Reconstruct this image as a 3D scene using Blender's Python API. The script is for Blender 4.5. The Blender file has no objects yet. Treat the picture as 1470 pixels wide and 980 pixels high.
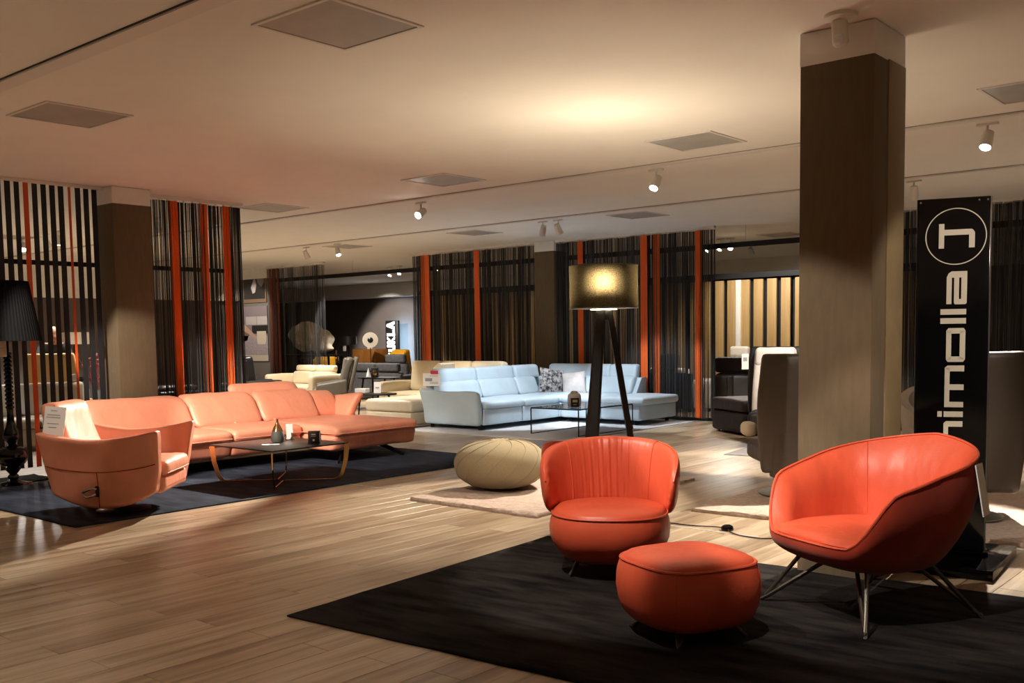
import bpy, bmesh, math, random
from mathutils import Vector, Matrix, noise

random.seed(11)
PI = math.pi
R = math.radians
COL = bpy.context.scene.collection
SC = bpy.context.scene
CEIL = 3.1715

# ------------------------------------------------------------------ camera
cam_d = bpy.data.cameras.new('camera')
cam = bpy.data.objects.new('camera', cam_d)
COL.objects.link(cam)
cam_d.sensor_fit = 'HORIZONTAL'
cam_d.sensor_width = 36.0
cam_d.lens = 1428.3 / 1470 * 36.0
cam_d.shift_x = -1.46 / 1470
cam_d.shift_y = 98.5 / 1470
cam_d.clip_start = 0.05
cam_d.clip_end = 200
YAW, PITCH, ROLL = 0.705576, 0.0747339, 0.0148040
_f = Vector((-math.sin(YAW) * math.cos(PITCH), math.cos(YAW) * math.cos(PITCH), -math.sin(PITCH)))
_r = Vector((math.cos(YAW), math.sin(YAW), 0))
_u = _r.cross(_f)
_cx = math.cos(ROLL) * _r - math.sin(ROLL) * _u
_cy = math.sin(ROLL) * _r + math.cos(ROLL) * _u
_M = Matrix((_cx, _cy, -_f)).transposed().to_4x4()
_M.translation = Vector((0, 0, 1.45))
cam.matrix_world = _M
SC.camera = cam

# ------------------------------------------------------------------ world and exposure
world = bpy.data.worlds.new('world')
SC.world = world
world.use_nodes = True
world.node_tree.nodes['Background'].inputs[0].default_value = (0.9, 0.85, 0.8, 1)
world.node_tree.nodes['Background'].inputs[1].default_value = 0.02
SC.view_settings.view_transform = 'Standard'
SC.view_settings.look = 'None'
SC.view_settings.exposure = 1.12
SC.view_settings.gamma = 1.0
SC.view_settings.use_curve_mapping = False

# ------------------------------------------------------------------ unseen spots: some inferred on the near track, others added as fill
WARM = (1.0, 0.885, 0.745)
NEUT = (1.0, 0.92, 0.82)
COOL = (0.86, 0.93, 1.0)
def spot_light(name, loc, target, power, angle, blend=0.35, color=WARM, size=0.035, parent=None):
    d = bpy.data.lights.new(name, 'SPOT')
    d.energy = power
    d.spot_size = R(angle)
    d.spot_blend = blend
    d.color = color
    d.shadow_soft_size = size
    o = bpy.data.objects.new(name, d)
    COL.objects.link(o)
    if parent:
        o.parent = parent
    o.location = loc
    o.rotation_euler = (Vector(target) - Vector(loc)).to_track_quat('-Z', 'Y').to_euler()
    return o
UNSEEN_SPOTS = [
    # location, target, power, angle, colour
    ((-8.9, 2.98, 3.05), (-10.1, 6.0, 0.5), 460, 40, WARM),
    ((-7.6, 2.98, 3.05), (-9.5, 7.6, 0.4), 620, 34, WARM),
    ((-4.2, 2.98, 3.05), (-5.9, 6.6, 0.2), 120, 40, WARM),
    ((-3.4, 2.98, 3.05), (-3.1, 4.7, 0.4), 180, 44, WARM),
    ((-1.9, 2.98, 3.05), (-1.8, 5.1, 0.4), 140, 40, WARM),
    ((-5.4, 1.6, 3.05), (-5.2, 2.6, 0.0), 45, 70, WARM),
    ((1.7, 4.4, 3.05), (-1.95, 6.4, 1.25), 210, 26, WARM),  # added spot that brightens the pylon lettering from the side
    ((-4.6, 2.98, 3.05), (-2.4, 5.7, 0.75), 230, 30, WARM),  # added spot for the lower face of the near pillar
    ((-6.3, 2.98, 3.05), (-8.3, 4.0, 0.7), 60, 26, WARM),  # added weak spot to whiten the swivel armchair's price card
    # added fill spots behind and beside the camera; floor bounce brightens the ceiling
    ((-8.5, -0.6, 3.05), (-8.3, -0.4, 0.0), 115, 100, WARM),
    ((-4.5, -1.6, 3.05), (-4.5, -1.4, 0.0), 115, 100, WARM),
    ((-0.5, -0.4, 3.05), (-0.5, 0.0, 0.0), 115, 100, WARM),
    ((1.8, 3.4, 3.05), (1.6, 3.6, 0.0), 120, 100, WARM),
    ((1.6, 8.0, 3.05), (1.4, 8.2, 0.0), 120, 100, NEUT),
    ((-12.0, 1.2, 3.05), (-12.2, 1.4, 0.0), 115, 100, WARM),
]
for i, (l, t, p, a, c) in enumerate(UNSEEN_SPOTS):
    spot_light('unseen_spot', l, t, p, a, color=c)

# ------------------------------------------------------------------ materials
MAT = {}
def new_mat(name):
    m = bpy.data.materials.new(name)
    m.use_nodes = True
    nt = m.node_tree
    MAT[name] = m
    return m, nt, nt.nodes['Principled BSDF'], nt.links
def tex_noise(nt, scale, detail=3, coord='Object', stretch=None, rough=0.55):
    tc = nt.nodes.new('ShaderNodeTexCoord')
    src = tc.outputs[coord] if coord != 'World' else None
    if coord == 'World':
        g = nt.nodes.new('ShaderNodeNewGeometry')
        src = g.outputs['Position']
    if stretch:
        mp = nt.nodes.new('ShaderNodeMapping')
        mp.inputs['Scale'].default_value = stretch
        nt.links.new(src, mp.inputs['Vector'])
        src = mp.outputs['Vector']
    n = nt.nodes.new('ShaderNodeTexNoise')
    n.inputs['Scale'].default_value = scale
    n.inputs['Detail'].default_value = detail
    n.inputs['Roughness'].default_value = rough
    nt.links.new(src, n.inputs['Vector'])
    return n
def ramp(nt, fac, stops):
    r = nt.nodes.new('ShaderNodeValToRGB')
    el = r.color_ramp.elements
    el[0].position, el[0].color = stops[0][0], (*stops[0][1], 1)
    el[1].position, el[1].color = stops[-1][0], (*stops[-1][1], 1)
    for p, c in stops[1:-1]:
        e = el.new(p)
        e.color = (*c, 1)
    nt.links.new(fac, r.inputs['Fac'])
    return r
def bump(nt, bsdf, height, strength, dist=0.01, prev=None):
    b = nt.nodes.new('ShaderNodeBump')
    b.inputs['Strength'].default_value = strength
    b.inputs['Distance'].default_value = dist
    nt.links.new(height, b.inputs['Height'])
    if prev:
        nt.links.new(prev.outputs['Normal'], b.inputs['Normal'])
    nt.links.new(b.outputs['Normal'], bsdf.inputs['Normal'])
    return b
def plain(name, col, rough=0.5, metal=0.0, var=0.0, scale=8, bmp=0.0, bscale=60, spec=0.5, emit=None, estr=0):
    m, nt, b, L = new_mat(name)
    b.inputs['Roughness'].default_value = rough
    b.inputs['Metallic'].default_value = metal
    b.inputs['Specular IOR Level'].default_value = spec
    if var > 0:
        n = tex_noise(nt, scale)
        lo = tuple(max(0, c * (1 - var)) for c in col)
        hi = tuple(min(1, c * (1 + var)) for c in col)
        r = ramp(nt, n.outputs['Fac'], [(0.3, lo), (0.7, hi)])
        L.new(r.outputs['Color'], b.inputs['Base Color'])
    else:
        b.inputs['Base Color'].default_value = (*col, 1)
    if bmp > 0:
        n2 = tex_noise(nt, bscale, 4)
        bump(nt, b, n2.outputs['Fac'], bmp)
    if emit:
        b.inputs['Emission Color'].default_value = (*emit, 1)
        b.inputs['Emission Strength'].default_value = estr
    return m
def leather(name, col, rough=0.42, wrinkle=0.35, var=0.06, spec=0.45):
    m, nt, b, L = new_mat(name)
    n = tex_noise(nt, 3.0, 3)
    r = ramp(nt, n.outputs['Fac'], [(0.3, tuple(c * (1 - var) for c in col)), (0.7, tuple(min(1, c * (1 + var)) for c in col))])
    L.new(r.outputs['Color'], b.inputs['Base Color'])
    b.inputs['Specular IOR Level'].default_value = spec
    rn = tex_noise(nt, 9, 3)
    rr = nt.nodes.new('ShaderNodeMapRange')
    rr.inputs['To Min'].default_value = rough - 0.07
    rr.inputs['To Max'].default_value = rough + 0.09
    L.new(rn.outputs['Fac'], rr.inputs['Value'])
    L.new(rr.outputs['Result'], b.inputs['Roughness'])
    w = tex_noise(nt, 7.0, 2, stretch=(1, 1, 0.45))
    b1 = bump(nt, b, w.outputs['Fac'], wrinkle, 0.03)
    g = nt.nodes.new('ShaderNodeTexVoronoi')
    g.inputs['Scale'].default_value = 170
    tc = nt.nodes.new('ShaderNodeTexCoord')
    L.new(tc.outputs['Object'], g.inputs['Vector'])
    bump(nt, b, g.outputs['Distance'], 0.12, 0.003, b1)
    return m
def fabric(name, col, col2=None, rough=0.9, scale=40, bmp=0.4, bscale=260, stretch=None):
    m, nt, b, L = new_mat(name)
    col2 = col2 or tuple(c * 0.75 for c in col)
    n = tex_noise(nt, scale, 5, stretch=stretch)
    r = ramp(nt, n.outputs['Fac'], [(0.35, col2), (0.65, col)])
    L.new(r.outputs['Color'], b.inputs['Base Color'])
    b.inputs['Roughness'].default_value = rough
    b.inputs['Specular IOR Level'].default_value = 0.05 if max(col) < 0.12 else 0.2
    b.inputs['Sheen Weight'].default_value = 0.0 if max(col) < 0.12 else 0.12
    n2 = tex_noise(nt, bscale, 3)
    bump(nt, b, n2.outputs['Fac'], bmp, 0.006)
    return m
def emitter(name, col, strength):
    m, nt, b, L = new_mat(name)
    b.inputs['Base Color'].default_value = (*col, 1)
    b.inputs['Emission Color'].default_value = (*col, 1)
    b.inputs['Emission Strength'].default_value = strength
    return m

def plank_material():
    m, nt, b, L = new_mat('laminate')
    g = nt.nodes.new('ShaderNodeNewGeometry')
    oi = nt.nodes.new('ShaderNodeObjectInfo')
    add = nt.nodes.new('ShaderNodeMath'); add.operation = 'ADD'
    L.new(g.outputs['Random Per Island'], add.inputs[0]); L.new(oi.outputs['Random'], add.inputs[1])
    fr = nt.nodes.new('ShaderNodeMath'); fr.operation = 'FRACT'
    L.new(add.outputs[0], fr.inputs[0])
    comb = nt.nodes.new('ShaderNodeCombineXYZ')
    mul = nt.nodes.new('ShaderNodeMath'); mul.operation = 'MULTIPLY'; mul.inputs[1].default_value = 37.0
    L.new(fr.outputs[0], mul.inputs[0]); L.new(mul.outputs[0], comb.inputs['Y'])
    vadd = nt.nodes.new('ShaderNodeVectorMath'); vadd.operation = 'ADD'
    L.new(g.outputs['Position'], vadd.inputs[0]); L.new(comb.outputs[0], vadd.inputs[1])
    def streak(sx, sy, scale, detail):
        mp = nt.nodes.new('ShaderNodeMapping'); mp.inputs['Scale'].default_value = (sx, sy, 1)
        L.new(vadd.outputs[0], mp.inputs['Vector'])
        n = nt.nodes.new('ShaderNodeTexNoise'); n.inputs['Scale'].default_value = scale; n.inputs['Detail'].default_value = detail
        n.inputs['Roughness'].default_value = 0.6
        L.new(mp.outputs[0], n.inputs['Vector'])
        return n
    a = streak(15, 0.9, 1.0, 4)
    c = streak(70, 2.2, 1.0, 3)
    mix = nt.nodes.new('ShaderNodeMath'); mix.operation = 'MULTIPLY_ADD'; mix.inputs[1].default_value = 0.35
    L.new(c.outputs['Fac'], mix.inputs[0]); L.new(a.outputs['Fac'], mix.inputs[2])
    mix2 = nt.nodes.new('ShaderNodeMath'); mix2.operation = 'MULTIPLY_ADD'; mix2.inputs[1].default_value = 0.22
    L.new(fr.outputs[0], mix2.inputs[0]); L.new(mix.outputs[0], mix2.inputs[2])
    r = ramp(nt, mix2.outputs[0], [(0.5, (0.175, 0.112, 0.068)), (0.68, (0.30, 0.215, 0.138)), (0.82, (0.40, 0.305, 0.205)), (1.0, (0.50, 0.405, 0.29))])
    L.new(r.outputs['Color'], b.inputs['Base Color'])
    rr = nt.nodes.new('ShaderNodeMapRange'); rr.inputs['To Min'].default_value = 0.24; rr.inputs['To Max'].default_value = 0.36
    L.new(c.outputs['Fac'], rr.inputs['Value']); L.new(rr.outputs['Result'], b.inputs['Roughness'])
    b.inputs['Specular IOR Level'].default_value = 0.45
    bump(nt, b, c.outputs['Fac'], 0.12, 0.004)
    return m
plank_material()
plain('floor_joint', (0.05, 0.032, 0.02), 0.8, var=0.1)
plain('ceiling_paint', (0.80, 0.76, 0.70), 0.85, var=0.02, scale=2, bmp=0.03, bscale=90)
plain('white_paint', (0.78, 0.76, 0.72), 0.7, var=0.03)
plain('track_white', (0.70, 0.66, 0.61), 0.5)
plain('gap_dark', (0.05, 0.045, 0.04), 0.9)
plain('gap_pale', (0.33, 0.30, 0.27), 0.9)
plain('panel_grey', (0.36, 0.345, 0.32), 0.45, var=0.08, scale=4, bmp=0.08, bscale=220)
plain('wall_taupe', (0.115, 0.095, 0.085), 0.8, var=0.05, scale=3, bmp=0.05)
plain('wall_grey', (0.17, 0.155, 0.14), 0.8, var=0.05, scale=3, bmp=0.05)
plain('wall_mid', (0.16, 0.14, 0.12), 0.85, var=0.05, scale=2)
fabric('pillar_brown', (0.135, 0.099, 0.058), (0.118, 0.086, 0.05), 0.75, 30, 0.12, 120, stretch=(1, 1, 0.2))
plain('pillar_trim', (0.23, 0.165, 0.085), 0.55, var=0.08)
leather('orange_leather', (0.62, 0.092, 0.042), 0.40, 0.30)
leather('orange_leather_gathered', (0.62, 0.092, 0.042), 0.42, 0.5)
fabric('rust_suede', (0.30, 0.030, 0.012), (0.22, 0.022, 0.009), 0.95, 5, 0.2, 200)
leather('salmon_leather', (0.74, 0.29, 0.185), 0.40, 0.38)
leather('blue_leather', (0.44, 0.54, 0.61), 0.42, 0.28)
leather('cream_leather', (0.72, 0.62, 0.43), 0.45, 0.25)
leather('beige_leather', (0.46, 0.40, 0.30), 0.48, 0.2)
leather('grey_brown_leather', (0.115, 0.10, 0.078), 0.45, 0.3)
leather('brown_leather', (0.060, 0.046, 0.034), 0.42, 0.3)
leather('dark_brown_leather', (0.020, 0.011, 0.009), 0.55, 0.25, spec=0.25)
leather('black_leather', (0.012, 0.012, 0.013), 0.38, 0.25)
leather('navy_leather', (0.02, 0.028, 0.05), 0.38, 0.25)
leather('white_leather', (0.72, 0.68, 0.62), 0.45, 0.3)
leather('tan_leather', (0.42, 0.26, 0.09), 0.5, 0.25)
leather('yellow_leather', (0.78, 0.40, 0.02), 0.5, 0.1)
fabric('grey_fabric', (0.105, 0.105, 0.11), (0.075, 0.075, 0.08), 0.9, 14)
fabric('light_suede', (0.50, 0.46, 0.42), (0.40, 0.37, 0.34), 0.95, 6)
fabric('purple_fabric', (0.035, 0.018, 0.035), (0.02, 0.01, 0.022), 0.9, 20)
fabric('sheepskin', (0.75, 0.68, 0.56), (0.6, 0.53, 0.42), 1.0, 30, 0.9, 60)
fabric('pouf_wool', (0.34, 0.275, 0.17), (0.28, 0.225, 0.135), 0.95, 120, 0.5, 320)
fabric('black_rug', (0.005, 0.005, 0.006), (0.026, 0.022, 0.021), 0.9, 4, 0.7, 150, stretch=(0.5, 2.4, 1))
fabric('navy_rug', (0.034, 0.042, 0.062), (0.014, 0.017, 0.027), 0.75, 4, 0.7, 150, stretch=(0.6, 2.2, 1))
fabric('pink_rug', (0.56, 0.44, 0.37), (0.42, 0.32, 0.265), 1.0, 26, 1.0, 70)
fabric('blue_rug', (0.52, 0.54, 0.57), (0.45, 0.47, 0.50), 0.95, 10, 0.5, 150)
fabric('grey_rug', (0.26, 0.24, 0.24), (0.2, 0.19, 0.19), 0.95, 10, 0.5, 150)
plain('black_metal', (0.012, 0.012, 0.013), 0.38, 0.6)
plain('black_gloss', (0.004, 0.004, 0.005), 0.10, 0.0, spec=0.35)
plain('black_satin', (0.012, 0.011, 0.011), 0.32)
plain('charred_wood', (0.007, 0.006, 0.006), 0.5, var=0.3, scale=20, bmp=0.1, spec=0.3)
plain('shade_black', (0.006, 0.006, 0.007), 0.9, spec=0.08)
plain('gunmetal', (0.10, 0.09, 0.075), 0.35, 0.9)
plain('gold', (0.62, 0.40, 0.16), 0.22, 1.0)
plain('chrome', (0.62, 0.62, 0.62), 0.16, 1.0)
plain('steel', (0.40, 0.38, 0.34), 0.3, 1.0)
plain('table_ceramic', (0.014, 0.012, 0.012), 0.34, var=0.25, scale=5)
plain('paper', (0.80, 0.79, 0.77), 0.7)
plain('paper_print', (0.30, 0.31, 0.34), 0.7)
plain('paper_red', (0.55, 0.03, 0.07), 0.6)
plain('box_print', (0.72, 0.62, 0.36), 0.5)
plain('cardboard', (0.62, 0.46, 0.36), 0.7, var=0.06)
plain('vase_grey', (0.07, 0.07, 0.065), 0.6, var=0.1)
plain('vase_bronze', (0.22, 0.10, 0.035), 0.18, 0.7)
plain('sign_letter', (0.80, 0.74, 0.62), 0.55)
plain('string_black', (0.016, 0.016, 0.017), 0.6, spec=0.4)
plain('string_grey', (0.055, 0.055, 0.058), 0.5, spec=0.5)
plain('band_orange', (0.80, 0.15, 0.025), 0.6)
plain('band_rust', (0.20, 0.045, 0.02), 0.7)
plain('strip_black', (0.006, 0.007, 0.010), 0.7)
plain('strip_orange', (0.55, 0.075, 0.012), 0.7)
plain('skin', (0.42, 0.22, 0.15), 0.5, var=0.05)
plain('jacket_black', (0.012, 0.012, 0.014), 0.7, bmp=0.2)
plain('trousers_dark', (0.03, 0.03, 0.04), 0.8)
plain('plant_green', (0.10, 0.22, 0.03), 0.6)
plain('dried_red', (0.16, 0.03, 0.03), 0.8)
plain('wood_orange', (0.38, 0.16, 0.035), 0.4, var=0.15, scale=6)
plain('smoke_white', (0.72, 0.68, 0.58), 0.4)
plain('teak', (0.22, 0.13, 0.07), 0.5)
plain('dish_cream', (0.66, 0.60, 0.50), 0.5)
plain('cup_clear', (0.75, 0.78, 0.78), 0.15)
plain('picture_dark', (0.02, 0.018, 0.018), 0.5)
plain('picture_pale', (0.45, 0.42, 0.42), 0.6)
plain('picture_brown', (0.20, 0.13, 0.08), 0.6)
plain('picture_mauve', (0.24, 0.20, 0.22), 0.6)
plain('picture_rug', (0.36, 0.31, 0.34), 0.6, var=0.3, scale=30)
plain('picture_skin', (0.52, 0.32, 0.25), 0.6)
plain('picture_cream', (0.58, 0.52, 0.42), 0.6)
plain('cord_black', (0.01, 0.01, 0.01), 0.5)
plain('floor_strip_metal', (0.66, 0.63, 0.58), 0.4, 0.4)
emitter('lens_glow', (1.0, 0.93, 0.82), 30)
emitter('bulb_glow', (1.0, 0.82, 0.55), 4)
emitter('sign_glow', (0.95, 0.98, 1.0), 3.0)

def oak_material():
    m, nt, b, L = new_mat('oak')
    n = tex_noise(nt, 1.0, 4, coord='World', stretch=(30, 30, 1.2))
    r = ramp(nt, n.outputs['Fac'], [(0.3, (0.36, 0.23, 0.09)), (0.7, (0.50, 0.34, 0.15))])
    L.new(r.outputs['Color'], b.inputs['Base Color'])
    b.inputs['Roughness'].default_value = 0.55
    return m
oak_material()
def pattern_cushion():
    m, nt, b, L = new_mat('cushion_marbled')
    n = tex_noise(nt, 14, 6, rough=0.75)
    r = ramp(nt, n.outputs['Fac'], [(0.42, (0.02, 0.02, 0.022)), (0.5, (0.2, 0.19, 0.19)), (0.58, (0.48, 0.46, 0.45))])
    L.new(r.outputs['Color'], b.inputs['Base Color'])
    b.inputs['Roughness'].default_value = 0.9
    return m
pattern_cushion()
fabric('cushion_silver', (0.52, 0.48, 0.47), (0.42, 0.39, 0.38), 0.7, 8, 0.3)
def lampshade_material():
    m, nt, b, L = new_mat('lampshade_linen')
    tr = nt.nodes.new('ShaderNodeBsdfRefraction')
    tr.inputs['IOR'].default_value = 1.35
    tr.inputs['Roughness'].default_value = 1.0
    n = tex_noise(nt, 150, 4)
    r = ramp(nt, n.outputs['Fac'], [(0.35, (0.012, 0.009, 0.006)), (0.7, (0.045, 0.034, 0.020))])
    r2 = ramp(nt, n.outputs['Fac'], [(0.35, (0.10, 0.07, 0.03)), (0.7, (0.62, 0.47, 0.24))])
    L.new(r.outputs['Color'], b.inputs['Base Color']); L.new(r2.outputs['Color'], tr.inputs['Color'])
    b.inputs['Roughness'].default_value = 0.9
    b.inputs['Specular IOR Level'].default_value = 0.1
    mx = nt.nodes.new('ShaderNodeMixShader'); mx.inputs[0].default_value = 0.028
    L.new(b.outputs[0], mx.inputs[1]); L.new(tr.outputs[0], mx.inputs[2])
    L.new(mx.outputs[0], nt.nodes['Material Output'].inputs['Surface'])
lampshade_material()
def glass_material(name, tint, rough=0.02, alpha_mix=0.75):
    m, nt, b, L = new_mat(name)
    t = nt.nodes.new('ShaderNodeBsdfTransparent'); t.inputs[0].default_value = (*tint, 1)
    b.inputs['Base Color'].default_value = (0.05, 0.05, 0.055, 1)
    b.inputs['Roughness'].default_value = rough
    mx = nt.nodes.new('ShaderNodeMixShader'); mx.inputs[0].default_value = alpha_mix
    L.new(b.outputs[0], mx.inputs[1]); L.new(t.outputs[0], mx.inputs[2])
    L.new(mx.outputs[0], nt.nodes['Material Output'].inputs['Surface'])
glass_material('smoked_glass', (0.55, 0.55, 0.56), 0.03, 0.45)
glass_material('clear_glass', (0.85, 0.88, 0.88), 0.03, 0.7)

# ------------------------------------------------------------------ helpers
def tag(o, label=None, cat=None, group=None, kind=None):
    if label: o['label'] = label
    if cat: o['category'] = cat
    if group: o['group'] = group
    if kind: o['kind'] = kind
    return o
def thing(name, label, cat, loc=(0, 0, 0), rz=0.0, group=None):
    o = bpy.data.objects.new(name, None)
    o.empty_display_size = 0.1
    COL.objects.link(o)
    o.location = loc
    o.rotation_euler = (0, 0, rz)
    return tag(o, label, cat, group)
class MB:
    """collects shapes; build() links them as ONE mesh object"""
    def __init__(self):
        self.v, self.f, self.mi = [], [], []
        self.mats, self.cur = [], 0
    def use(self, m):
        if m not in self.mats: self.mats.append(m)
        self.cur = self.mats.index(m)
        return self
    def add(self, vs, fs, M=None):
        k = len(self.v)
        self.v += [tuple(M @ Vector(p)) if M else tuple(p) for p in vs]
        self.f += [tuple(i + k for i in q) for q in fs]
        self.mi += [self.cur] * len(fs)
        return self
    def box(self, c, s, M=None, b=0.0):
        if b > 0:
            bm = bmesh.new()
            bmesh.ops.create_cube(bm, size=1)
            for q in bm.verts: q.co = Vector((q.co.x * s[0], q.co.y * s[1], q.co.z * s[2]))
            bmesh.ops.bevel(bm, geom=bm.edges[:], offset=min(b, min(s) * 0.45), segments=2, affect='EDGES', profile=0.5)
            bm.verts.index_update()
            vs = [q.co + Vector(c) for q in bm.verts]
            fs = [[q.index for q in f.verts] for f in bm.faces]
            bm.free()
            return self.add(vs, fs, M)
        x, y, z = s[0] / 2, s[1] / 2, s[2] / 2
        vs = [(c[0] + a * x, c[1] + bb * y, c[2] + d * z) for d in (-1, 1) for bb in (-1, 1) for a in (-1, 1)]
        return self.add(vs, [(0, 2, 3, 1), (4, 5, 7, 6), (0, 1, 5, 4), (2, 6, 7, 3), (0, 4, 6, 2), (1, 3, 7, 5)], M)
    def bar(self, p0, p1, w, t, up=(0, 0, 1), w1=None):
        p0, p1 = Vector(p0), Vector(p1)
        d = (p1 - p0).normalized()
        s = d.cross(Vector(up))
        if s.length < 1e-4: s = d.cross(Vector((1, 0, 0)))
        s.normalize()
        n = s.cross(d).normalized()
        w1 = w if w1 is None else w1
        vs = []
        for p, ww in ((p0, w), (p1, w1)):
            for a, bb in ((-1, -1), (1, -1), (1, 1), (-1, 1)):
                vs.append(p + s * (a * ww / 2) + n * (bb * t / 2))
        return self.add(vs, [(3, 2, 1, 0), (4, 5, 6, 7), (0, 1, 5, 4), (1, 2, 6, 5), (2, 3, 7, 6), (3, 0, 4, 7)])
    def tube(self, pts, r, n=8, closed=False):
        pts = [Vector(p) for p in pts]
        N = len(pts)
        rs = r if isinstance(r, (list, tuple)) else [r] * N
        tang = []
        for i in range(N):
            a = pts[i - 1] if (i > 0 or closed) else pts[i]
            b = pts[(i + 1) % N] if (i < N - 1 or closed) else pts[i]
            tang.append((b - a).normalized())
        ref = Vector((0, 0, 1)) if abs(tang[0].z) < 0.9 else Vector((1, 0, 0))
        s = tang[0].cross(ref).normalized()
        rings = []
        for i in range(N):
            s = (s - tang[i] * s.dot(tang[i]))
            s = s.normalized() if s.length > 1e-6 else tang[i].orthogonal().normalized()
            q = tang[i].cross(s)
            rings.append([pts[i] + (s * math.cos(2 * PI * k / n) + q * math.sin(2 * PI * k / n)) * rs[i] for k in range(n)])
        return self.loft(rings, caps=not closed, closed=closed)
    def loft(self, rings, caps=True, closed=False, ring_closed=True):
        n = len(rings[0])
        vs = [p for ring in rings for p in ring]
        fs = []
        m = len(rings)
        for i in range(m if closed else m - 1):
            j = (i + 1) % m
            for k in range(n if ring_closed else n - 1):
                l = (k + 1) % n
                fs.append((i * n + k, i * n + l, j * n + l, j * n + k))
        if caps and not closed:
            fs.append(tuple(reversed(range(n))))
            fs.append(tuple((m - 1) * n + k for k in range(n)))
        return self.add(vs, fs)
    def lathe(self, prof, n=24, c=(0, 0, 0), caps=True, M=None):
        rings = [[(r * math.cos(2 * PI * k / n), r * math.sin(2 * PI * k / n), z) for k in range(n)] for r, z in prof]
        T = Matrix.Translation(c)
        if M: T = T @ M
        return self.loft([[T @ Vector(p) for p in ring] for ring in rings], caps)
    def prism(self, poly, t, M=None):
        """poly in local x,z plane; thickness t towards -y"""
        n = len(poly)
        vs = [(x, 0, z) for x, z in poly] + [(x, -t, z) for x, z in poly]
        fs = [tuple(reversed(range(n))), tuple(range(n, 2 * n))]
        fs += [(i, (i + 1) % n, n + (i + 1) % n, n + i) for i in range(n)]
        return self.add(vs, fs, M)
    def sphere(self, c, r, n=14, m=8, s=(1, 1, 1)):
        prof = [(max(1e-4, math.sin(PI * i / m)) * r, -math.cos(PI * i / m) * r) for i in range(m + 1)]
        rings = [[(c[0] + rr * math.cos(2 * PI * k / n) * s[0], c[1] + rr * math.sin(2 * PI * k / n) * s[1], c[2] + z * s[2]) for k in range(n)] for rr, z in prof]
        return self.loft(rings)
    def soft(self, size, loc=(0, 0, 0), r=0.04, crown=0.0, n=12, fn=None, M=None, wr=0.0, ws=5.0, crown_bottom=0.0):
        hx, hy, hz = size[0] / 2, size[1] / 2, size[2] / 2
        r = min(r, hx * 0.98, hy * 0.98, hz * 0.98)
        us = [math.sin(PI / 2 * (2 * i / n - 1)) * 0.55 + (2 * i / n - 1) * 0.45 for i in range(n + 1)]
        idx, vs, fs = {}, [], []
        def vert(a, b, c):
            key = (round(a, 5), round(b, 5), round(c, 5))
            if key in idx: return idx[key]
            p = Vector((a * hx, b * hy, c * hz))
            q = Vector((max(-hx + r, min(hx - r, p.x)), max(-hy + r, min(hy - r, p.y)), max(-hz + r, min(hz - r, p.z))))
            d = p - q
            if d.length > 1e-9: p = q + d.normalized() * r
            k = (1 - a * a) * (1 - b * b)
            if c > 0: p.z += crown * k * c
            else: p.z += crown_bottom * k * c
            if wr:
                w = Vector(loc) + p
                p = p + Vector((noise.noise(w * ws), noise.noise(w * ws + Vector((7, 3, 1))), noise.noise(w * ws + Vector((2, 9, 5))))) * wr
            if fn: p = Vector(fn(p))
            p = p + Vector(loc)
            if M: p = M @ p
            idx[key] = len(vs)
            vs.append(p)
            return idx[key]
        for ax in range(3):
            for sg in (-1, 1):
                for i in range(n):
                    for j in range(n):
                        q = []
                        for a, b in ((us[i], us[j]), (us[i + 1], us[j]), (us[i + 1], us[j + 1]), (us[i], us[j + 1])):
                            t = [0, 0, 0]
                            t[ax] = sg; t[(ax + 1) % 3] = a; t[(ax + 2) % 3] = b
                            q.append(vert(*t))
                        fs.append(tuple(q) if sg > 0 else tuple(reversed(q)))
        return self.add(vs, fs)
    def build(self, name, mat=None, parent=None, smooth=True, angle=35, loc=None, rot=None):
        me = bpy.data.meshes.new(name)
        me.from_pydata([tuple(p) for p in self.v], [], self.f)
        if self.mats:
            for m in self.mats: me.materials.append(MAT[m])
            me.polygons.foreach_set('material_index', self.mi)
        else:
            me.materials.append(MAT[mat])
        me.update()
        if smooth:
            me.shade_smooth()
            me.set_sharp_from_angle(angle=R(angle))
        o = bpy.data.objects.new(name, me)
        COL.objects.link(o)
        if parent: o.parent = parent
        if loc: o.location = loc
        if rot: o.rotation_euler = rot
        return o
def soft(name, mat, parent, size, loc, r=0.04, crown=0.0, rot=None, **k):
    return MB().soft(size, (0, 0, 0), r, crown, **k).build(name, mat, parent, angle=60, loc=loc, rot=rot)
def box(name, mat, parent, c, s, b=0.0, rot=None):
    return MB().box((0, 0, 0), s, b=b).build(name, mat, parent, smooth=b > 0, loc=c, rot=rot)
def struct(o):
    o['kind'] = 'structure'
    return o
def copy_tree(o, parent=None):
    c = o.copy()
    COL.objects.link(c)
    if parent: c.parent = parent
    for ch in o.children:
        copy_tree(ch, c)
    return c
def card(name, mat, parent, c, w, hgt, t=0.003, rot=None):
    return box(name, mat, parent, c, (w, t, hgt), rot=rot)
def superring(rx, ry, z, n=40, e=2.6, cx=0, cy=0):
    out = []
    for k in range(n):
        a = 2 * PI * k / n
        c, s = math.cos(a), math.sin(a)
        out.append((cx + rx * math.copysign(abs(c) ** (2 / e), c), cy + ry * math.copysign(abs(s) ** (2 / e), s), z))
    return out

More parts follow.
